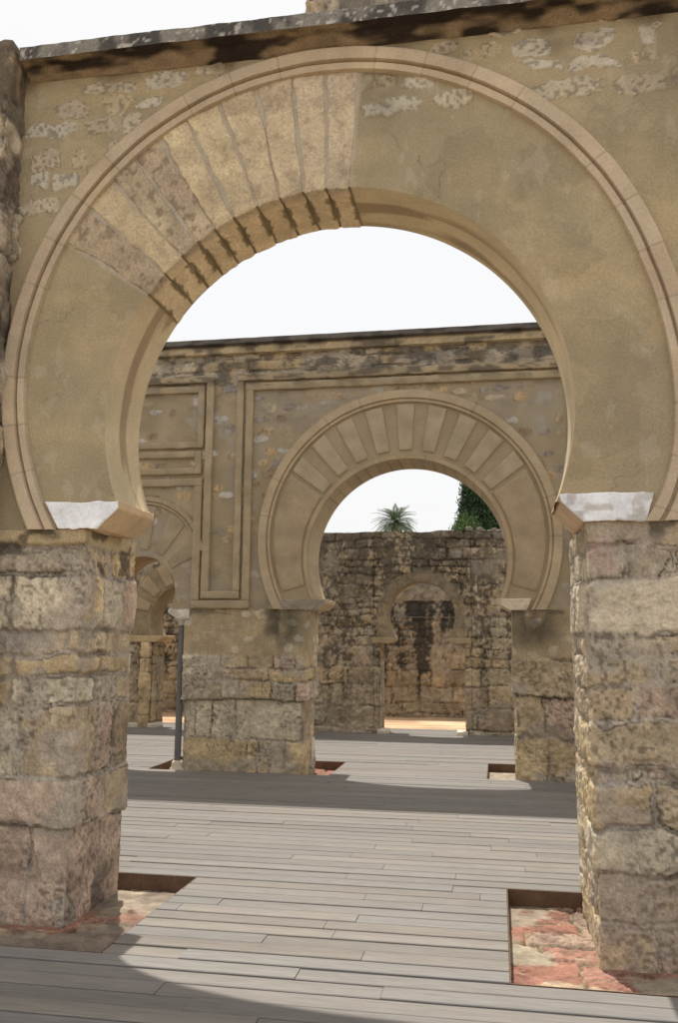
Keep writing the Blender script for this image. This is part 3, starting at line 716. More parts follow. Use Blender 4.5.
# moulded frames (alfiz) - butt-jointed bars
def bars(name, L, prot, col, seed):
    mb = MB()
    for i, (x0, x1, z0, z1) in enumerate(L):
        pr = prot
        def fn(Q, x0=x0, z0=z0): return np.stack([x0 + Q[..., 0], YM - pr + Q[..., 1], z0 + Q[..., 2]], -1)
        def cf(Wd, c):
            f = fbm(Wd[..., 0] * 6, Wd[..., 2] * 6, 0, 4, seed); c = c * (.8 + .38 * f)[..., None]
            hor = sst(4.9, 5.15, Wd[..., 2]) * sst(.42, .58, fbm(Wd[..., 0] * 5, Wd[..., 2] * 14, 0, 4, seed + 1))
            return mixc(c, lin(84, 76, 66), hor * .75)
        mb.rblock(fn, (x1 - x0, pr + .02, z1 - z0), .03, .009, .006, seed + i, col, cf, nscale=8)
    return mb.build(name, M_PLASTER, portal2)
FC = lin(164, 146, 114)
mx = lambda x: -2.266 - x       # mirror about the main arch axis
bars('outer_frame', [(-3.41, -3.32, 2.27, 5.10), (-3.41, mx(-3.41), 5.10, 5.20), (mx(-3.32), mx(-3.41), 2.27, 5.10),
                     (-3.84, -3.74, 2.27, 5.10), (-3.84, -3.32, 2.17, 2.27), (-5.62, -3.74, 5.10, 5.20), (-5.62, -5.52, 2.27, 5.10)], .055, FC, 201)
bars('inner_frame', [(-3.285, -3.185, 2.15, 4.97), (-3.285, mx(-3.285), 4.97, 5.07), (mx(-3.185), mx(-3.285), 2.15, 4.97),
                     (-3.98, -3.87, 2.15, 3.68), (-3.98, -3.185, 2.045, 2.15), (-5.49, -3.87, 3.68, 3.78), (-5.49, -5.38, 2.15, 3.68)], .045, FC * .97, 221)
for z0, z1, xr in ((4.20, 5.06, -3.87), (3.84, 4.16, -3.89)):
    xl = -5.47
    bars('panel_frame', [(xl, xl + .09, z0, z1), (xr - .09, xr, z0, z1), (xl + .09, xr - .09, z1 - .09, z1), (xl + .09, xr - .09, z0, z0 + .09)], .045, FC * .98, 241)
# recessed brown band under the inner frame top
# cornice
mb = MB()
def cc2(P, k):
    f = fbm(P[..., 0] * 6, P[..., 1] * 9, P[..., 2] * 16, 4, 260)
    dark = P[..., 2] > 5.60
    c = np.where(dark[..., None], lin(98, 92, 86), lin(168, 148, 112)) * (.7 + .5 * f)[..., None]
    return mixc(c, lin(56, 52, 50), sst(.5, .66, fbm(P[..., 0] * 4, P[..., 2] * 12, 0, 4, 261)) * .7)
slab(mb, [(YM - .002, 5.48), (YM - .075, 5.49), (YM - .08, 5.575), (YM - .06, 5.59), (YM - .06, 5.605), (YM - .135, 5.612), (YM - .135, 5.675), (YM - .1, 5.69), (YM + TM + .1, 5.70), (YM + TM + .1, 5.60), (YM + TM, 5.56)], -9.0, 5.0, cc2, .03, 9, .005)
mb.build('cornice', M_STONE, portal2)
# capitals of the middle arch
capital(portal2, -2.88, -2.78, -2.17, -2.27, 2.03, 2.165, YM - .035, YM + TM + .02, lin(150, 140, 122), lin(178, 156, 118), 270, .05, amp=.012)
capital(portal2, .42, .36, -.01, .16, 2.03, 2.175, YM - .04, YM + TM + .02, lin(214, 196, 168), lin(210, 190, 160), 271, .05, amp=.006)
capital(portal2, -3.99, -4.0, -4.29, -4.14, 1.90, 2.035, YM - .03, YM + TM, lin(208, 200, 186), lin(190, 176, 156), 272, .05)
# piers of the middle wall
d2 = .74
def plm(cx, ztop, seed, dark):
    def f(U, T, h, c):
        x = U - d2 + cx
        m, idh = spots(x, T, (.24, .16), .7, seed, (.36, .34))
        fine = fbm(U * 12, T * 12, 0, 4, seed + 2); br = fbm(U * 2, T * 2, 0, 4, seed + 3)
        p = sst(ztop - .03, ztop + .03, T + .05 * (fbm(U * 3, T * 3, 0, 3, seed + 1) - .5))
        pc = lin(156, 138, 104) * (.8 + .4 * br)[..., None]
        pal = np.array([PALE * 1.05, TAN, lin(196, 186, 170), OCHRE * .85])
        pc = mixc(pc, pal[np.minimum((idh * 4).astype(int), 3)] * (.7 + .5 * fine)[..., None], m * .7)
        dk = np.exp(-((x - dark) / .36) ** 2) * sst(.25, .5, fbm(U * 3, T * 1.6, 0, 4, seed + 4)) * sst(ztop - .1, ztop + .35, T)
        pc = mixc(pc, lin(62, 56, 46), dk * .85)
        # quoin strip along the opening edge stays clean
        h = h * (1 - p) + p * (.012 + .006 * (br - .5) + m * .01 * (fine - .5)); c = mixc(c, pc, p)
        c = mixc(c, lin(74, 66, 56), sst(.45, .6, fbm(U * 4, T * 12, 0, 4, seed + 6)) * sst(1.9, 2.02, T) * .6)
        return h, c
    return f
um = d2; w = 1.64
cm = [(-.2, .385, [.4, um + .02, um + .86, um + 1.0, um + 1.16, um + 1.36, um + w + .5], -.022), (.385, .875, [.3, um + .2, um + .42, um + .72, um + w - .06, um + w + .5], -.03),
      (.875, 1.12, [.4, um + .55, um + .78, um + 1.2, um + 1.5, um + w + .4], .024), (1.12, 1.28, [.3, um + .3, um + .62, um + 1.14, um + w + .5], .022), (1.28, 1.46, [.3, um + .2, um + .5, um + .85, um + 1.2, um + 1.5, um + w + .5], .020), (1.46, 2.1, None, .02)]
mb = MB(); pier(mb, -4.06, -2.42, YM, YM + d2, -.2, 2.04, pier_fn(cm, 301, plm(0, 1.44, 310, 1.28), rough=.016, depth=.022, warp=.022, fill=.62, smear=.42), .014)
mb.build('pier', M_STONE, portal2)
cm2 = [(-.2, .49, [.4, um + .36, um + .80, um + 1.2, um + w + .5], -.01), (.49, .975, [.3, um + .34, um + .78, um + 1.3, um + w + .5], -.02),
       (.975, 1.46, [.45, um + .95, um + w + .4], .024), (1.46, 2.1, None, .01)]
mb = MB(); pier(mb, .19, 1.93, YM, YM + d2, -.2, 2.04, pier_fn(cm2, 302, plm(0, 1.44, 330, .25), rough=.022, depth=.03, warp=.04), .014)
mb.build('pier', M_STONE, portal2)

# slender grey column in the side arch jamb
def lathe(mb, cx, cy, prof, col, n=28):
    a = np.linspace(0, 2 * PI, n, endpoint=False); p = np.array(prof)
    P = np.stack([cx + p[None, :, 0] * np.cos(a)[:, None], cy + p[None, :, 0] * np.sin(a)[:, None], p[None, :, 1] + 0 * a[:, None]], -1)
    mb.grid(P, col, 0, True, closed=True)
colm = thing('column', 'slender dark grey marble column at the side arch, left of the middle stone pier', 'column', (-4.115, 11.2, -.1))
mb = MB(); lathe(mb, -4.115, 11.2, [(.044, .08), (.043, .6), (.041, 1.4), (.039, 1.83)], lin(108, 106, 104)); mb.build('shaft', M_MARBLE, colm)
mb = MB(); lathe(mb, -4.115, 11.2, [(0.0, .092), (.055, .09), (.075, .06), (.072, .02), (.085, .0), (.10, -.02), (.098, -.06), (.11, -.062)], lin(206, 190, 170))
mb.box(-4.235, -3.995, 11.08, 11.32, -.13, -.062, lin(206, 190, 170)); mb.build('base', M_MARBLE, colm)
mb = MB(); lathe(mb, -4.115, 11.2, [(.045, 1.82), (.056, 1.825), (.050, 1.84), (.052, 1.86), (.080, 1.895), (0, 1.898)], lin(190, 180, 164)); mb.build('capital', M_MARBLE, colm)

# =================================================================== FAR WALL (front face y = 16.1)
YF, TF = 16.1, .6
portal3 = thing('stone_wall', 'tall far wall of weathered blocks streaked black, pierced by a small horseshoe doorway', 'wall', (-1.34, YF, 0))
cf_ = courses_random(-.2, 1.35, -10, 5, .22, .40, .28, .75, 60) + courses_random(1.35, 3.9, -10, 5, .11, .24, .16, .48, 61)
A4 = (-1.375, 2.10, .62); A5 = (-5.90, 2.02, .64)
STONEF = np.array([OCHRE * .95, TAN, OCHRE * .88, BROWN * 1.1, TAN * 1.05, TAN * .92, PALE * .85, TAN])
STONEF = STONEF * .72 + GREY * .95 * .28
def far_fn(x, z):
    h, c = mason(x, z, cf_, 401, warp=.03, mortar=.016, depth=.024, rough=.022, fill=.42, pal=STONEF, outj=.012)
    st = fbm(x * 3.6, z * .7, 0, 4, 402); ff = fbm(x * 8, z * 6, 0, 5, 403, .6); f2 = fbm(x * 24, z * 20, 0, 3, 404)
    up = sst(1.3, 3.4, z)
    b = sst(.47, .60, st * .40 + ff * .34 + f2 * .36 + .13 * up - .085 + .06 * sst(3.3, 3.64, z))
    b = b * sst(.9, 1.6, z + (st - .5) * 2.5)
    c = mixc(c, lin(56, 52, 47) * (.7 + .6 * f2)[..., None], b * .72)
    gy = sst(.5, .62, fbm(x * 3 + 4, z * 3, 0, 4, 405)) * up; c = mixc(c, lin(140, 130, 116) * (.6 + .8 * f2)[..., None], gy * .6)
    # smooth plastered surround of the little arch
    r = np.hypot(x - A4[0], z - A4[1]); w = .02 * (fbm(x * 6, z * 6, 0, 3, 406) - .5)
    p = (1 - sst(.79, .83, r + w)) ; p = np.maximum(p, ((abs(x - A4[0]) < .80) & (z < A4[1]) & (z > 1.62)) * 1.0)
    c = mixc(c, lin(124, 110, 84) * (.6 + .7 * ff)[..., None], p * .6); h = h * (1 - p * .8) + p * .006
    # vertical joints that frame the doorway bay
    for xj in (-2.24, -.46):
        g = (1 - sst(.008, .018, abs(x - xj + .01 * (ff - .5)))); h = h - .010 * g; c = c * (1 - .28 * g)[..., None]
    p5 = (1 - sst(1.05, 1.09, np.hypot(x - A5[0], z - A5[1] - .1) + w)) * sst(1.62, 1.66, z)
    c = mixc(c, lin(134, 118, 90) * (.75 + .45 * ff)[..., None], p5 * .9); h = h * (1 - p5) + p5 * .01
    # worn pale patch where people touch the jamb
    return h, c
mb = MB()
ZF = 3.64
def topwave(x): return .03 * (fbm(x * 3, 0 * x, 0, 4, 408) - .5) * 2
def arch_bay(A, x0, x1, zb, nn, nr):
    s = spring(A[1], A[2], zb + .05)
    i = arcpts(*A, s, 180 - s, nn); R = rectpath(x0, x1, zb, ZF, nn)
    G = between(i, R, nr); G[..., 1] += topwave(G[..., 0]) * sst(zb + .5, ZF, G[..., 1]); f = np.ones(G.shape[:2]); f[:, 0] = 0
    face(mb, G, YF, far_fn, fade=f)
    face(mb, between(arcpts(*A, s, 180 - s, 50), rectpath(x0, x1, zb, ZF, 50), 10), YF + TF, far_fn, sign=1, flip=True)
    soffit(mb, *A, s, 180 - s, YF, YF + TF, 100, 12, lambda a, y: lin(132, 116, 88) * (.8 + .4 * fbm(a * 3, y * 6, 0, 3, 6))[..., None])
arch_bay(A4, -2.3, -.4, 1.65, 260, 90); arch_bay(A5, -6.95, -4.85, 1.65, 200, 70)
def fl(x0, x1, z0, z1, res=.02):
    G = flat(x0, x1, z0, z1, res)
    if z1 > 3: G[..., 1] += topwave(G[..., 0]) * sst(2.2, ZF, G[..., 1])
    face(mb, G, YF, far_fn); face(mb, flat(x0, x1, z0, z1, .08), YF + TF, far_fn, sign=1, flip=True)
fl(-4.85, -2.3, -.15, ZF); fl(-.4, 4.6, -.15, ZF); fl(-10, -6.95, -.15, ZF, .05)
fl(-2.3, -2.11, -.15, 1.65); fl(-.58, -.4, -.15, 1.65); fl(-6.95, -6.48, -.15, 1.65); fl(-5.32, -4.85, -.15, 1.65)
for xj, sg in ((-2.11, 1), (-.58, -1), (-6.48, 1), (-5.32, -1)):
    Yg, Zg = np.meshgrid(np.linspace(YF, YF + TF, 30), np.linspace(-.15, 1.65, 90), indexing='ij')
    h, c = mason(Yg - YF + .3, Zg, cf_, 410, rough=.014); e = sst(0, .05, np.minimum(Yg - YF, YF + TF - Yg)); mb.grid(np.stack([xj + sg * h * e, Yg, Zg], -1), c * .72, 0, True)
# shelf under the arches at the imposts
for a, b in ((-2.3, -1.92), (-.84, -.4), (-6.95, -6.40), (-5.40, -4.85)):
    mb.box(a, b, YF + .02, YF + TF - .02, 1.62, 1.70, lin(170, 144, 98))
# top
X, Y = np.meshgrid(np.linspace(-10, 4.6, 400), np.linspace(YF, YF + TF, 24), indexing='ij')
Z = ZF + topwave(X) + .03 * (fbm(X * 6, Y * 6, 0, 3, 411) - .5) * sst(0, .08, np.minimum(Y - YF, YF + TF - Y))
mb.grid(np.stack([X, Y, Z], -1), mixc(np.broadcast_to(lin(120, 112, 100), X.shape + (3,)), lin(70, 66, 60), sst(.4, .6, fbm(X * 5, Y * 5, 0, 3, 412))), 0, True, flip=True)
mb.build('masonry', M_STONE, portal3)
capital(portal3, -2.26, -2.26, -1.85, -1.97, 1.60, 1.70, YF - .05, YF + TF + .02, lin(170, 150, 112), lin(170, 150, 112), 420, .05, name='impost')
capital(portal3, -.47, -.47, -.87, -.76, 1.60, 1.70, YF - .05, YF + TF + .02, lin(170, 150, 112), lin(170, 150, 112), 421, .05, name='impost')
capital(portal3, -6.95, -6.95, -6.28, -6.44, 1.58, 1.70, YF - .06, YF + TF + .02, lin(186, 160, 112), lin(186, 160, 112), 422, .05, name='impost')
capital(portal3, -4.85, -4.85, -5.52, -5.36, 1.58, 1.70, YF - .06, YF + TF + .02, lin(186, 160, 112), lin(186, 160, 112), 423, .05, name='impost')
for k in range(-3, 4):
    tc = math.radians(90 + 24 * k); hw = math.radians(6.5)
    wedge(portal3, 'voussoir', None, (A5[0], A5[1]), tc - hw, tc + hw, .70, (A5[0], A5[1] + .1), 1.03, YF - .03, YF + .02, lin(164, 142, 110), 430 + k, .05, vc)
# engaged jamb pilaster and white marble plinth stones
mb = MB(); cj = courses_random(-.1, 1.6, 0, 3, .2, .34, .3, .6, 62)
pier(mb, -6.70, -6.50, YF - .12, YF + .3, -.1, 1.58, lambda U, T, P, per: mason(U, T, cj, 63, rough=.008, warp=.01, pal=np.array([OCHRE, OCHRE * .9])), .02)
mb.build('jamb_pilaster', M_STONE, portal3)
for x0, x1 in ((-2.15, -1.95), (-.74, -.54), (-6.60, -6.34), (-6.9, -6.64)):
    def fn(Q, x0=x0): return np.stack([x0 + Q[..., 0], YF - .10 + Q[..., 1], -.06 + Q[..., 2]], -1)
    mb = MB(); mb.rblock(fn, (x1 - x0, .40, .13), .02, .02, .008, int(x0 * 10) + 90, lin(214, 204, 186)); mb.build('plinth', M_MARBLE, portal3)
mb = MB(); rr = random.Random(9)
for k in range(11):
    x0 = -.62 + k * .09 + rr.uniform(-.02, .02); w_ = rr.uniform(.08, .16); hh = rr.uniform(.05, .13); yy = YF + rr.uniform(.15, .4)
    def fn(Q, x0=x0, yy=yy): return np.stack([x0 + Q[..., 0], yy + Q[..., 1], ZF - .02 + Q[..., 2]], -1)
    mb.rblock(fn, (w_, .14, hh), .03, .025, .015, 500 + k, lin(120, 112, 100))
mb.build('coping_rubble', M_STONE, portal3)

# walls further back
def back_wall(label, x0, x1, Y, zt, th, seed, ledge=None, dark=.6, res=.03):
    root = thing('stone_wall', label, 'wall', ((x0 + x1) / 2, Y, 0)); mb = MB()
    cs = courses_random(-.2, 1.0, x0, x1, .22, .36, .3, .7, seed) + courses_random(1.0, zt + .3, x0, x1, .10, .22, .16, .45, seed + 1)
    def fn(x, z):
        h, c = mason(x, z, cs, seed + 2, warp=.03, depth=.03, rough=.022, fill=.25, pal=STONEF)
        st = fbm(x * 5.2, z * .8, 0, 4, seed + 3); ff = fbm(x * 7, z * 7, 0, 4, seed + 4)
        f3 = fbm(x * 22, z * 18, 0, 3, seed + 5)
        b = sst(.46, .60, st * .42 + ff * .28 + f3 * .30 + .17 * sst(.9, zt, z) - .06) * sst(.5, 1.4, z + (st - .5) * 2)
        c = c * .82
        return h, mixc(c, lin(56, 52, 48) * (.7 + .6 * ff)[..., None], b * dark)
    zl = ledge if ledge else zt
    face(mb, flat(x0, x1, -.15, zl, res), Y, fn)
    if ledge:
        face(mb, flat(x0, x1, ledge, zt, res), Y + .12, fn)
        mb.box(x0, x1, Y - .01, Y + .14, ledge, ledge + .012, lin(120, 114, 104))
    yb = Y + (.12 if ledge else 0)
    X, Yg = np.meshgrid(np.linspace(x0, x1, int((x1 - x0) / .05)), np.linspace(yb, Y + th, 12), indexing='ij')
    mb.grid(np.stack([X, Yg, zt + .02 * (fbm(X * 6, Yg * 6, 0, 3, 4) - .5)], -1), lin(128, 122, 112), 0, True, flip=True)
    face(mb, flat(x0, x1, -.15, zt, .12), Y + th, fn, sign=1, flip=True)
    for xe in (x0, x1 - .02): mb.box(xe, xe + .02, yb + .01, Y + th - .01, -.15, zt - .01, TAN)
    mb.build('masonry', M_STONE, root); return root
back_wall('low stone wall with pale ledge closing the court behind the small doorway', -4.6, 3.4, 19.8, 2.54, .5, 601, 2.16, .95)
back_wall('dark streaked wall glimpsed behind the side arch at far left', -12.0, -4.62, 19.5, 2.86, .5, 621, None, .85)
back_wall('rearmost pale rubble wall visible at the top of the small doorway', -4.5, 2.2, 22.4, 3.5, .5, 641, None, .25, .05)

# =================================================================== GROUND, DECK, PITS
X, Y = np.meshgrid(np.concatenate([[-400, -120, -40], np.linspace(-14, 10, 60), [40, 120, 400]]), np.concatenate([[-60, -10], np.linspace(0, 26, 60), [60, 150, 500]]), indexing='ij')
mb = MB(); mb.grid(np.stack([X, Y, -.19 + 0 * X], -1), SAND * .75, 0, True); struct(mb.build('ground', M_SAND))
mb = MB()
X, Y = np.meshgrid(np.linspace(-12, 5, 240), np.linspace(16.93, 22.4, 120), indexing='ij')
f = fbm(X * 1.5, Y * 1.5, 0, 4, 701); g = fbm(X * 1, Y * 4, 0, 4, 702)
Cc = mixc(np.broadcast_to(lin(206, 180, 146), X.shape + (3,)), lin(186, 150, 120), sst(.4, .65, g)) * (.85 + .3 * f)[..., None]
mb.grid(np.stack([X, Y, -.03 + .02 * f], -1), Cc, 0, True); struct(mb.build('courtyard_floor', M_SAND))

pitch = .1545; yb0 = 4.655
kk = lambda k: yb0 + k * pitch
pits = [(-4.5, -2.10, kk(0), kk(10), ''), (.03, 2.7, kk(0), kk(11), ''), (-4.44, -2.07, kk(41), kk(49), ''), (-.16, 2.4, kk(42), kk(51), '')]
holes = [(p[0], p[1], p[2], p[3]) for p in pits] + [(-10, -6.5, YF - .15, YF + TF + .1)]
mb = MB(); rr = random.Random(77)
x_lo, x_hi = -11.0, 5.4
row = int(math.floor((2.2 - yb0) / pitch)); ga_ = .005
def plank(mb, x0, x1, y0, y1, c, dz, ga=.006, gb=.006):
    e = .004; y0 += ga; y1 -= gb; x0 += .0015; x1 -= .0015
    if y1 - y0 < .02: return
    yy = [y0, y0, y0 + e, y1 - e, y1, y1]; zz = [-.045, -.004, 0, 0, -.004, -.045]
    V = [(x, yy[i], zz[i] + dz) for x in (x0, x1) for i in range(6)]
    F = [(i, i + 6, i + 7, i + 1) for i in range(5)]
    mb.add(V, F, c, 0, False); mb.add(V, [(0, 1, 2, 3, 4, 5), (11, 10, 9, 8, 7, 6)], c, 0, False)
BASEW = lin(126, 121, 115)
while True:
    y0 = yb0 + row * pitch; y1 = y0 + pitch
    if y0 > 16.9: break
    # split the row into strips of y where the set of holes is constant
    cuts = sorted(set([y0, y1] + [q for hx in holes for q in (hx[2], hx[3]) if y0 + .005 < q < y1 - .005]))
    xj = x_lo - rr.uniform(0, 2.4); joints = [xj]
    while joints[-1] < x_hi: joints.append(joints[-1] + rr.choice([1.2, 1.8, 2.4, 2.4, 2.4, 3.0]) + rr.uniform(-.1, .1))
    tones = [(rr.uniform(.90, 1.08), rr.uniform(-.02, .04)) for _ in joints]; rt = rr.uniform(.97, 1.03); gb_ = rr.choice([.0045, .006, .008, .0095, .011])
    for ya, yb in zip(cuts[:-1], cuts[1:]):
        ym = (ya + yb) / 2; iv = [(x_lo, x_hi)]
        for hx in holes:
            if hx[2] < ym < hx[3]:
                iv = [q for a, b in iv for q in ((a, min(b, hx[0])), (max(a, hx[1]), b)) if q[1] - q[0] > .02]
        for a, b in iv:
            for i in range(len(joints) - 1):
                s0, s1 = max(a, joints[i]), min(b, joints[i + 1])
                if s1 - s0 < .03: continue
                t, wv = tones[i]; c = BASEW * t * rt * np.array([1 + wv, 1, 1 - wv * 1.4]); plank(mb, s0, s1, ya, yb, c, rr.uniform(-.003, .003), ga_, gb_)
    row += 1; ga_ = gb_
struct(mb.build('wooden_deck', M_WOOD))
# near-black sheet below the boards, painted shade for the gaps, cut round the pits
mb = MB(); xs = sorted(set([x_lo, x_hi] + [q for h in holes for q in h[:2]])); ys = sorted(set([2.2, 16.9] + [q for h in holes for q in h[2:]]))
for i in range(len(xs) - 1):
    for j in range(len(ys) - 1):
        cx_, cy_ = (xs[i] + xs[i + 1]) / 2, (ys[j] + ys[j + 1]) / 2
        if any(h[0] < cx_ < h[1] and h[2] < cy_ < h[3] for h in holes): continue
        if xs[i + 1] - xs[i] < 1e-4 or ys[j + 1] - ys[j] < 1e-4: continue
        mb.add([(xs[i], ys[j], -.14), (xs[i + 1], ys[j], -.14), (xs[i + 1], ys[j + 1], -.14), (xs[i], ys[j + 1], -.14)], [(0, 1, 2, 3)], lin(36, 32, 29), 0, False)
struct(mb.build('deck_shade_sheet', M_RUST))

# exposed old paving in each pit: clay slabs in sandy mortar
RED = np.array([lin(168, 122, 104), lin(172, 130, 112), lin(162, 118, 102), lin(168, 138, 120), lin(168, 124, 106), lin(174, 150, 130)]) * .80
pav_lab = ['reddish worn clay paving with grey stones sunk beside the left near pier', 'bright red and sandy clay paving sunk beside the right near pier',
           'small strip of paving sunk at the foot of the middle left pier', 'small patch of red paving sunk at the foot of the middle right pier']
edge_lab = ['rusty steel edging round the sunken pit at the left near pier', 'rusty steel edging round the sunken pit at the right near pier',
            'steel edging round the pit at the middle left pier', 'steel edging round the pit at the middle right pier']
for k, (x0, x1, y0, y1, _) in enumerate(pits):
    res = .012 if k < 2 else .03
    G = flat(x0, x1, y0, y1, res); x, y = G[..., 0], G[..., 1]
    cs = courses_random(y0 - .1, y1 + .1, x0, x1, .20, .30, .34, .60, 710 + k)
    h, c = mason(x, y, cs, 720 + k, warp=.012, mortar=.012, depth=.018, rough=.007, pal=RED, mcol=lin(178, 162, 134), fill=.5, outj=.012, corner=.02, smear=.1)
    f = fbm(x * 10, y * 10, 0, 4, 730)
    br = sst(.52, .60, fbm(x * 2.2, y * 2.2, 0, 5, 731 + k) + .02)
    c = mixc(c, lin(160, 149, 130) * (.75 + .45 * f)[..., None], br * .9); h = h * (1 - br * .8) - .008 * br
    if k == 0:
        g = sst(.45, .55, fbm(x * 2.2 + 3, y * 2.2, 0, 3, 735)) * (1 - sst(-2.28, -2.12, x)); c = mixc(c, lin(136, 122, 108) * (.7 + .5 * f)[..., None], g * .95)
    c = mixc(c, lin(92, 80, 70), sst(.56, .68, fbm(x * 8, y * 8, 0, 4, 737)) * .35)
    mb = MB(); mb.grid(np.stack([x, y, -.100 + h], -1), c, 0, True)
    tag(mb.build('brick_paving', M_BRICK), pav_lab[k], 'paving', 'old paving exposed in the pits')
    mb = MB(); t = .007; rc_ = lin(104, 82, 66)
    mb.box(x0, x1, y1 - t, y1, -.15, -.002, rc_); mb.box(x0, x1, y0, y0 + t, -.15, -.002, rc_)
    mb.box(x0, x0 + t, y0 + t, y1 - t, -.15, -.002, rc_); mb.box(x1 - t, x1, y0 + t, y1 - t, -.15, -.002, rc_)
    tag(mb.build('pit_edging', M_RUST), edge_lab[k], 'edging', 'steel edging round the pits')

# =================================================================== TREES BEHIND
def tri_leaves(mb, base, d, side, L, W, col):
    """thin leaflets as folded quads: arrays of base points, directions, side vectors"""
    tip = base + d * L[:, None]; midp = base + d * (L * .45)[:, None]
    V = np.stack([base, midp + side * W[:, None], tip, midp - side * W[:, None]], 1)
    n_ = len(base); F = np.arange(n_ * 4).reshape(n_, 4)
    mb.add(V.reshape(-1, 3), F, np.repeat(col, 4, axis=0), 0, False)
palm = thing('palm_tree', 'date palm crown with radiating fronds rising over the far wall', 'palm tree', (-7.95, 70, -.19))
pz = 11.0
mb = MB(); aa = np.linspace(0, 2 * PI, 20, endpoint=False); zz = np.linspace(-.19, pz - .1, 60)
rad = .28 + .03 * np.sin(zz * 14) + .10 * sst(pz - 1.2, pz - .3, zz)
mb.grid(np.stack([-7.95 + rad[None] * np.cos(aa)[:, None], 70 + rad[None] * np.sin(aa)[:, None], zz[None] + 0 * aa[:, None]], -1), lin(110, 92, 70), 0, True, closed=True)
mb.build('trunk', M_BARK, palm)
mb = MB(); rr = np.random.default_rng(3)
for k in range(70):
    az = k * 2.399; el = math.radians(80 - 105 * (k / 69) ** .85) + rr.normal(0, .06); L = 2.05 + rr.uniform(-.25, .15)
    t = np.linspace(0.04, 1, 26); hz = np.array([math.cos(az), math.sin(az), 0])
    ang = el - t * (.9 + .35 * rr.random())
    st = np.stack([np.cos(ang)[:, None] * hz, np.sin(ang)[:, None] * np.array([0, 0, 1])], 0).sum(0) * (L / 26)
    pts = np.array([-7.95, 70, pz]) + np.cumsum(st, 0); tang = st / np.linalg.norm(st, axis=1, keepdims=True)
    sd = np.cross(tang, [0, 0, 1]); sd /= np.linalg.norm(sd, axis=1, keepdims=True) + 1e-6
    for s in (-1, 1):
        d = tang * .75 + sd * s * .75 + np.array([0, 0, .18]); d /= np.linalg.norm(d, axis=1, keepdims=True)
        Ll = .42 * np.sin(np.clip(t * 1.05 + .12, 0, 1) * PI * .93) + .06
        cc = lin(104, 124, 100)[None] * (.7 + .6 * rr.random((26, 1)))
        tri_leaves(mb, pts, d, tang, Ll, np.full(26, .036), cc)
    # midrib
    w_ = .02; V = np.concatenate([pts + sd * w_, pts - sd * w_]); n_ = len(pts); F = [(i, i + 1, n_ + i + 1, n_ + i) for i in range(n_ - 1)]
    mb.add(V, F, lin(120, 124, 84), 0, False)
mb.build('crown', M_LEAF, palm)

def leafy(name, label, cat, loc, H, prof, ncl, leaf, cols, seed, per=26, trunk_r=.2, hang=.0):
    """crown of leaf clumps inside a surface of revolution: prof(t)->radius"""
    root = thing(name, label, cat, loc); rg = np.random.default_rng(seed); mb = MB()
    t = rg.random(ncl) ** .85; az = rg.random(ncl) * 2 * PI; rfrac = np.sqrt(rg.random(ncl) * .55 + .45)
    lump = .90 + .2 * fbm(np.cos(az) * 2.2 + 5, np.sin(az) * 2.2, t * H * .9, 3, seed)
    R = np.array([prof(q) for q in t]) * lump * rfrac
    C = np.stack([loc[0] + R * np.cos(az), loc[1] + R * np.sin(az), loc[2] + t * H], -1)
    n_ = ncl * per
    ctr = np.repeat(C, per, 0) + rg.normal(0, leaf * .9, (n_, 3)) * np.array([1, 1, 1.8])
    d = rg.normal(0, 1, (n_, 3)) * .7 + np.array([0, 0, 1.4]); d /= np.linalg.norm(d, axis=1, keepdims=True)
    sd = np.cross(d, rg.normal(0, 1, (n_, 3))); sd /= np.linalg.norm(sd, axis=1, keepdims=True) + 1e-6
    tone = np.repeat(rg.uniform(.55, 1.3, (ncl, 1)), per, 0) * rg.uniform(.85, 1.15, (n_, 1)); ci = np.repeat(rg.integers(0, len(cols), ncl), per)
    tri_leaves(mb, ctr, d, sd, np.full(n_, leaf) * rg.uniform(.7, 1.3, n_), np.full(n_, leaf * .22), np.array(cols)[ci] * tone)
    mb.build('crown', M_LEAF, root)
    mb = MB(); zz = np.linspace(0, H * .93, 20); ra = trunk_r * (1 - zz / H) + .02; aa = np.linspace(0, 2 * PI, 12, endpoint=False)
    mb.grid(np.stack([loc[0] + ra[None] * np.cos(aa)[:, None], loc[1] + ra[None] * np.sin(aa)[:, None], loc[2] + zz[None] + 0 * aa[:, None]], -1), lin(90, 74, 60), 0, True, closed=True)
    mb.build('trunk', M_BARK, root); return root
leafy('cypress_tree', 'tall dense dark green cypress behind the right end of the far wall', 'cypress tree', (-.75, 50, -.19), 17.5,
      lambda t: 2.2 * (1 - t) ** .95 * (1 if t > .08 else .5), 9000, .17, [lin(44, 66, 40), lin(36, 58, 38), lin(56, 80, 44)], 11, 30, .3)
leafy('small_tree', 'lighter green bushy tree at the foot of the dark cypress above the wall', 'tree', (-1.5, 44, -.19), 7.75,
      lambda t: .85 * math.sqrt(max(0, 1 - ((t - .72) / .30) ** 2)) if t > .45 else .12, 700, .13, [lin(84, 108, 56), lin(70, 94, 50)], 12, 26, .14)

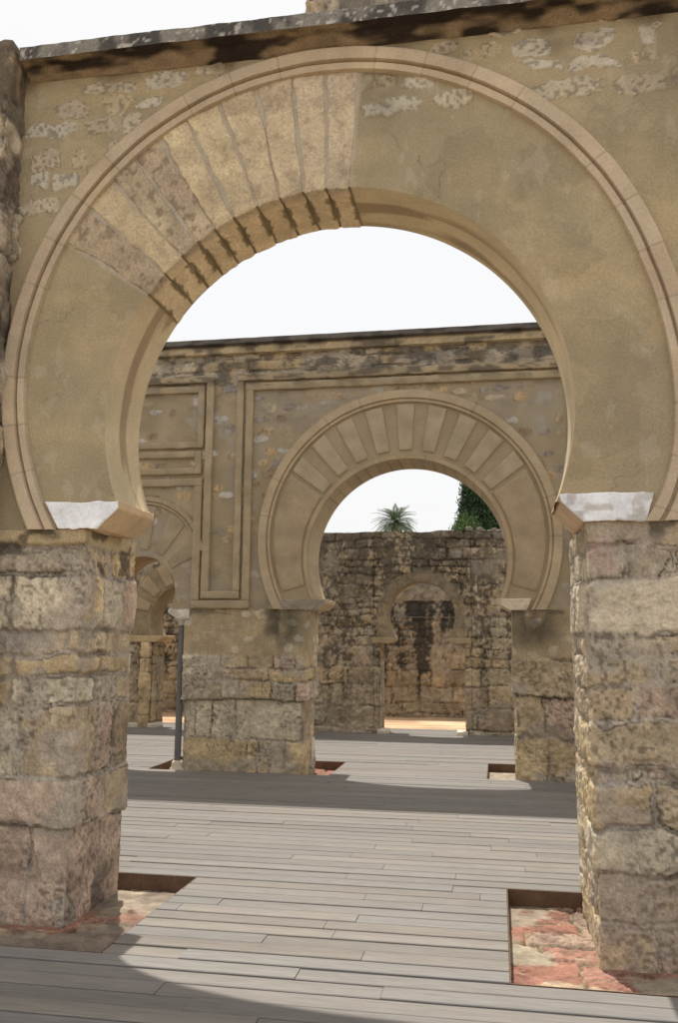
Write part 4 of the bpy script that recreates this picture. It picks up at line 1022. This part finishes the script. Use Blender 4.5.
# =================================================================== LIGHT, SKY, CAMERA
w = bpy.data.worlds.new('World'); scn.world = w; w.use_nodes = True; nt = w.node_tree
bg = nt.nodes['Background']; bg.inputs['Strength'].default_value = .12
AX, AY = .165, .378                                      # horizontal run of the sunlight per metre of fall
elev = math.atan2(1, math.hypot(AX, AY)); rot = math.atan2(-AX, AY)
sky = nt.nodes.new('ShaderNodeTexSky'); sky.sky_type = 'NISHITA'; sky.sun_disc = False; sky.sun_elevation = elev; sky.sun_rotation = rot; sky.air_density = 1.5; sky.dust_density = 4
mx_ = nt.nodes.new('ShaderNodeMix'); mx_.data_type = 'RGBA'; mx_.inputs[0].default_value = .95; mx_.inputs[7].default_value = (7.65, 7.65, 7.68, 1)
nt.links.new(sky.outputs[0], mx_.inputs[6]); nt.links.new(mx_.outputs[2], bg.inputs['Color'])
sl = bpy.data.lights.new('sun', 'SUN'); sl.energy = 4.6; sl.angle = math.radians(.6); sl.color = (1, .955, .88)
so = bpy.data.objects.new('sun', sl); COL.objects.link(so); so.location = (-3, 8, 20)
from mathutils import Vector, Matrix
so.rotation_euler = Vector((AX, -AY, -1)).to_track_quat('-Z', 'Y').to_euler()

ya, pi_, ro = math.radians(10.2), math.radians(8.3), math.radians(.5)
F = Vector((-math.sin(ya) * math.cos(pi_), math.cos(ya) * math.cos(pi_), math.sin(pi_))); R0 = Vector((math.cos(ya), math.sin(ya), 0)); U0 = R0.cross(F)
Rv = R0 * math.cos(ro) + U0 * math.sin(ro); Uv = -R0 * math.sin(ro) + U0 * math.cos(ro)
cam = bpy.data.cameras.new('camera'); co = bpy.data.objects.new('camera', cam); COL.objects.link(co)
mt = Matrix((Rv, Uv, -F)).transposed().to_4x4(); mt.translation = Vector((0, 0, 1.65)); co.matrix_world = mt
cam.sensor_fit = 'VERTICAL'; cam.sensor_height = 36; cam.lens = 36 * 880 / 1023; cam.clip_start = .05; cam.clip_end = 2000
scn.camera = co
scn.view_settings.view_transform = 'Standard'; scn.view_settings.look = 'None'; scn.view_settings.gamma = 1; scn.view_settings.exposure = .08
scn.view_settings.use_curve_mapping = False
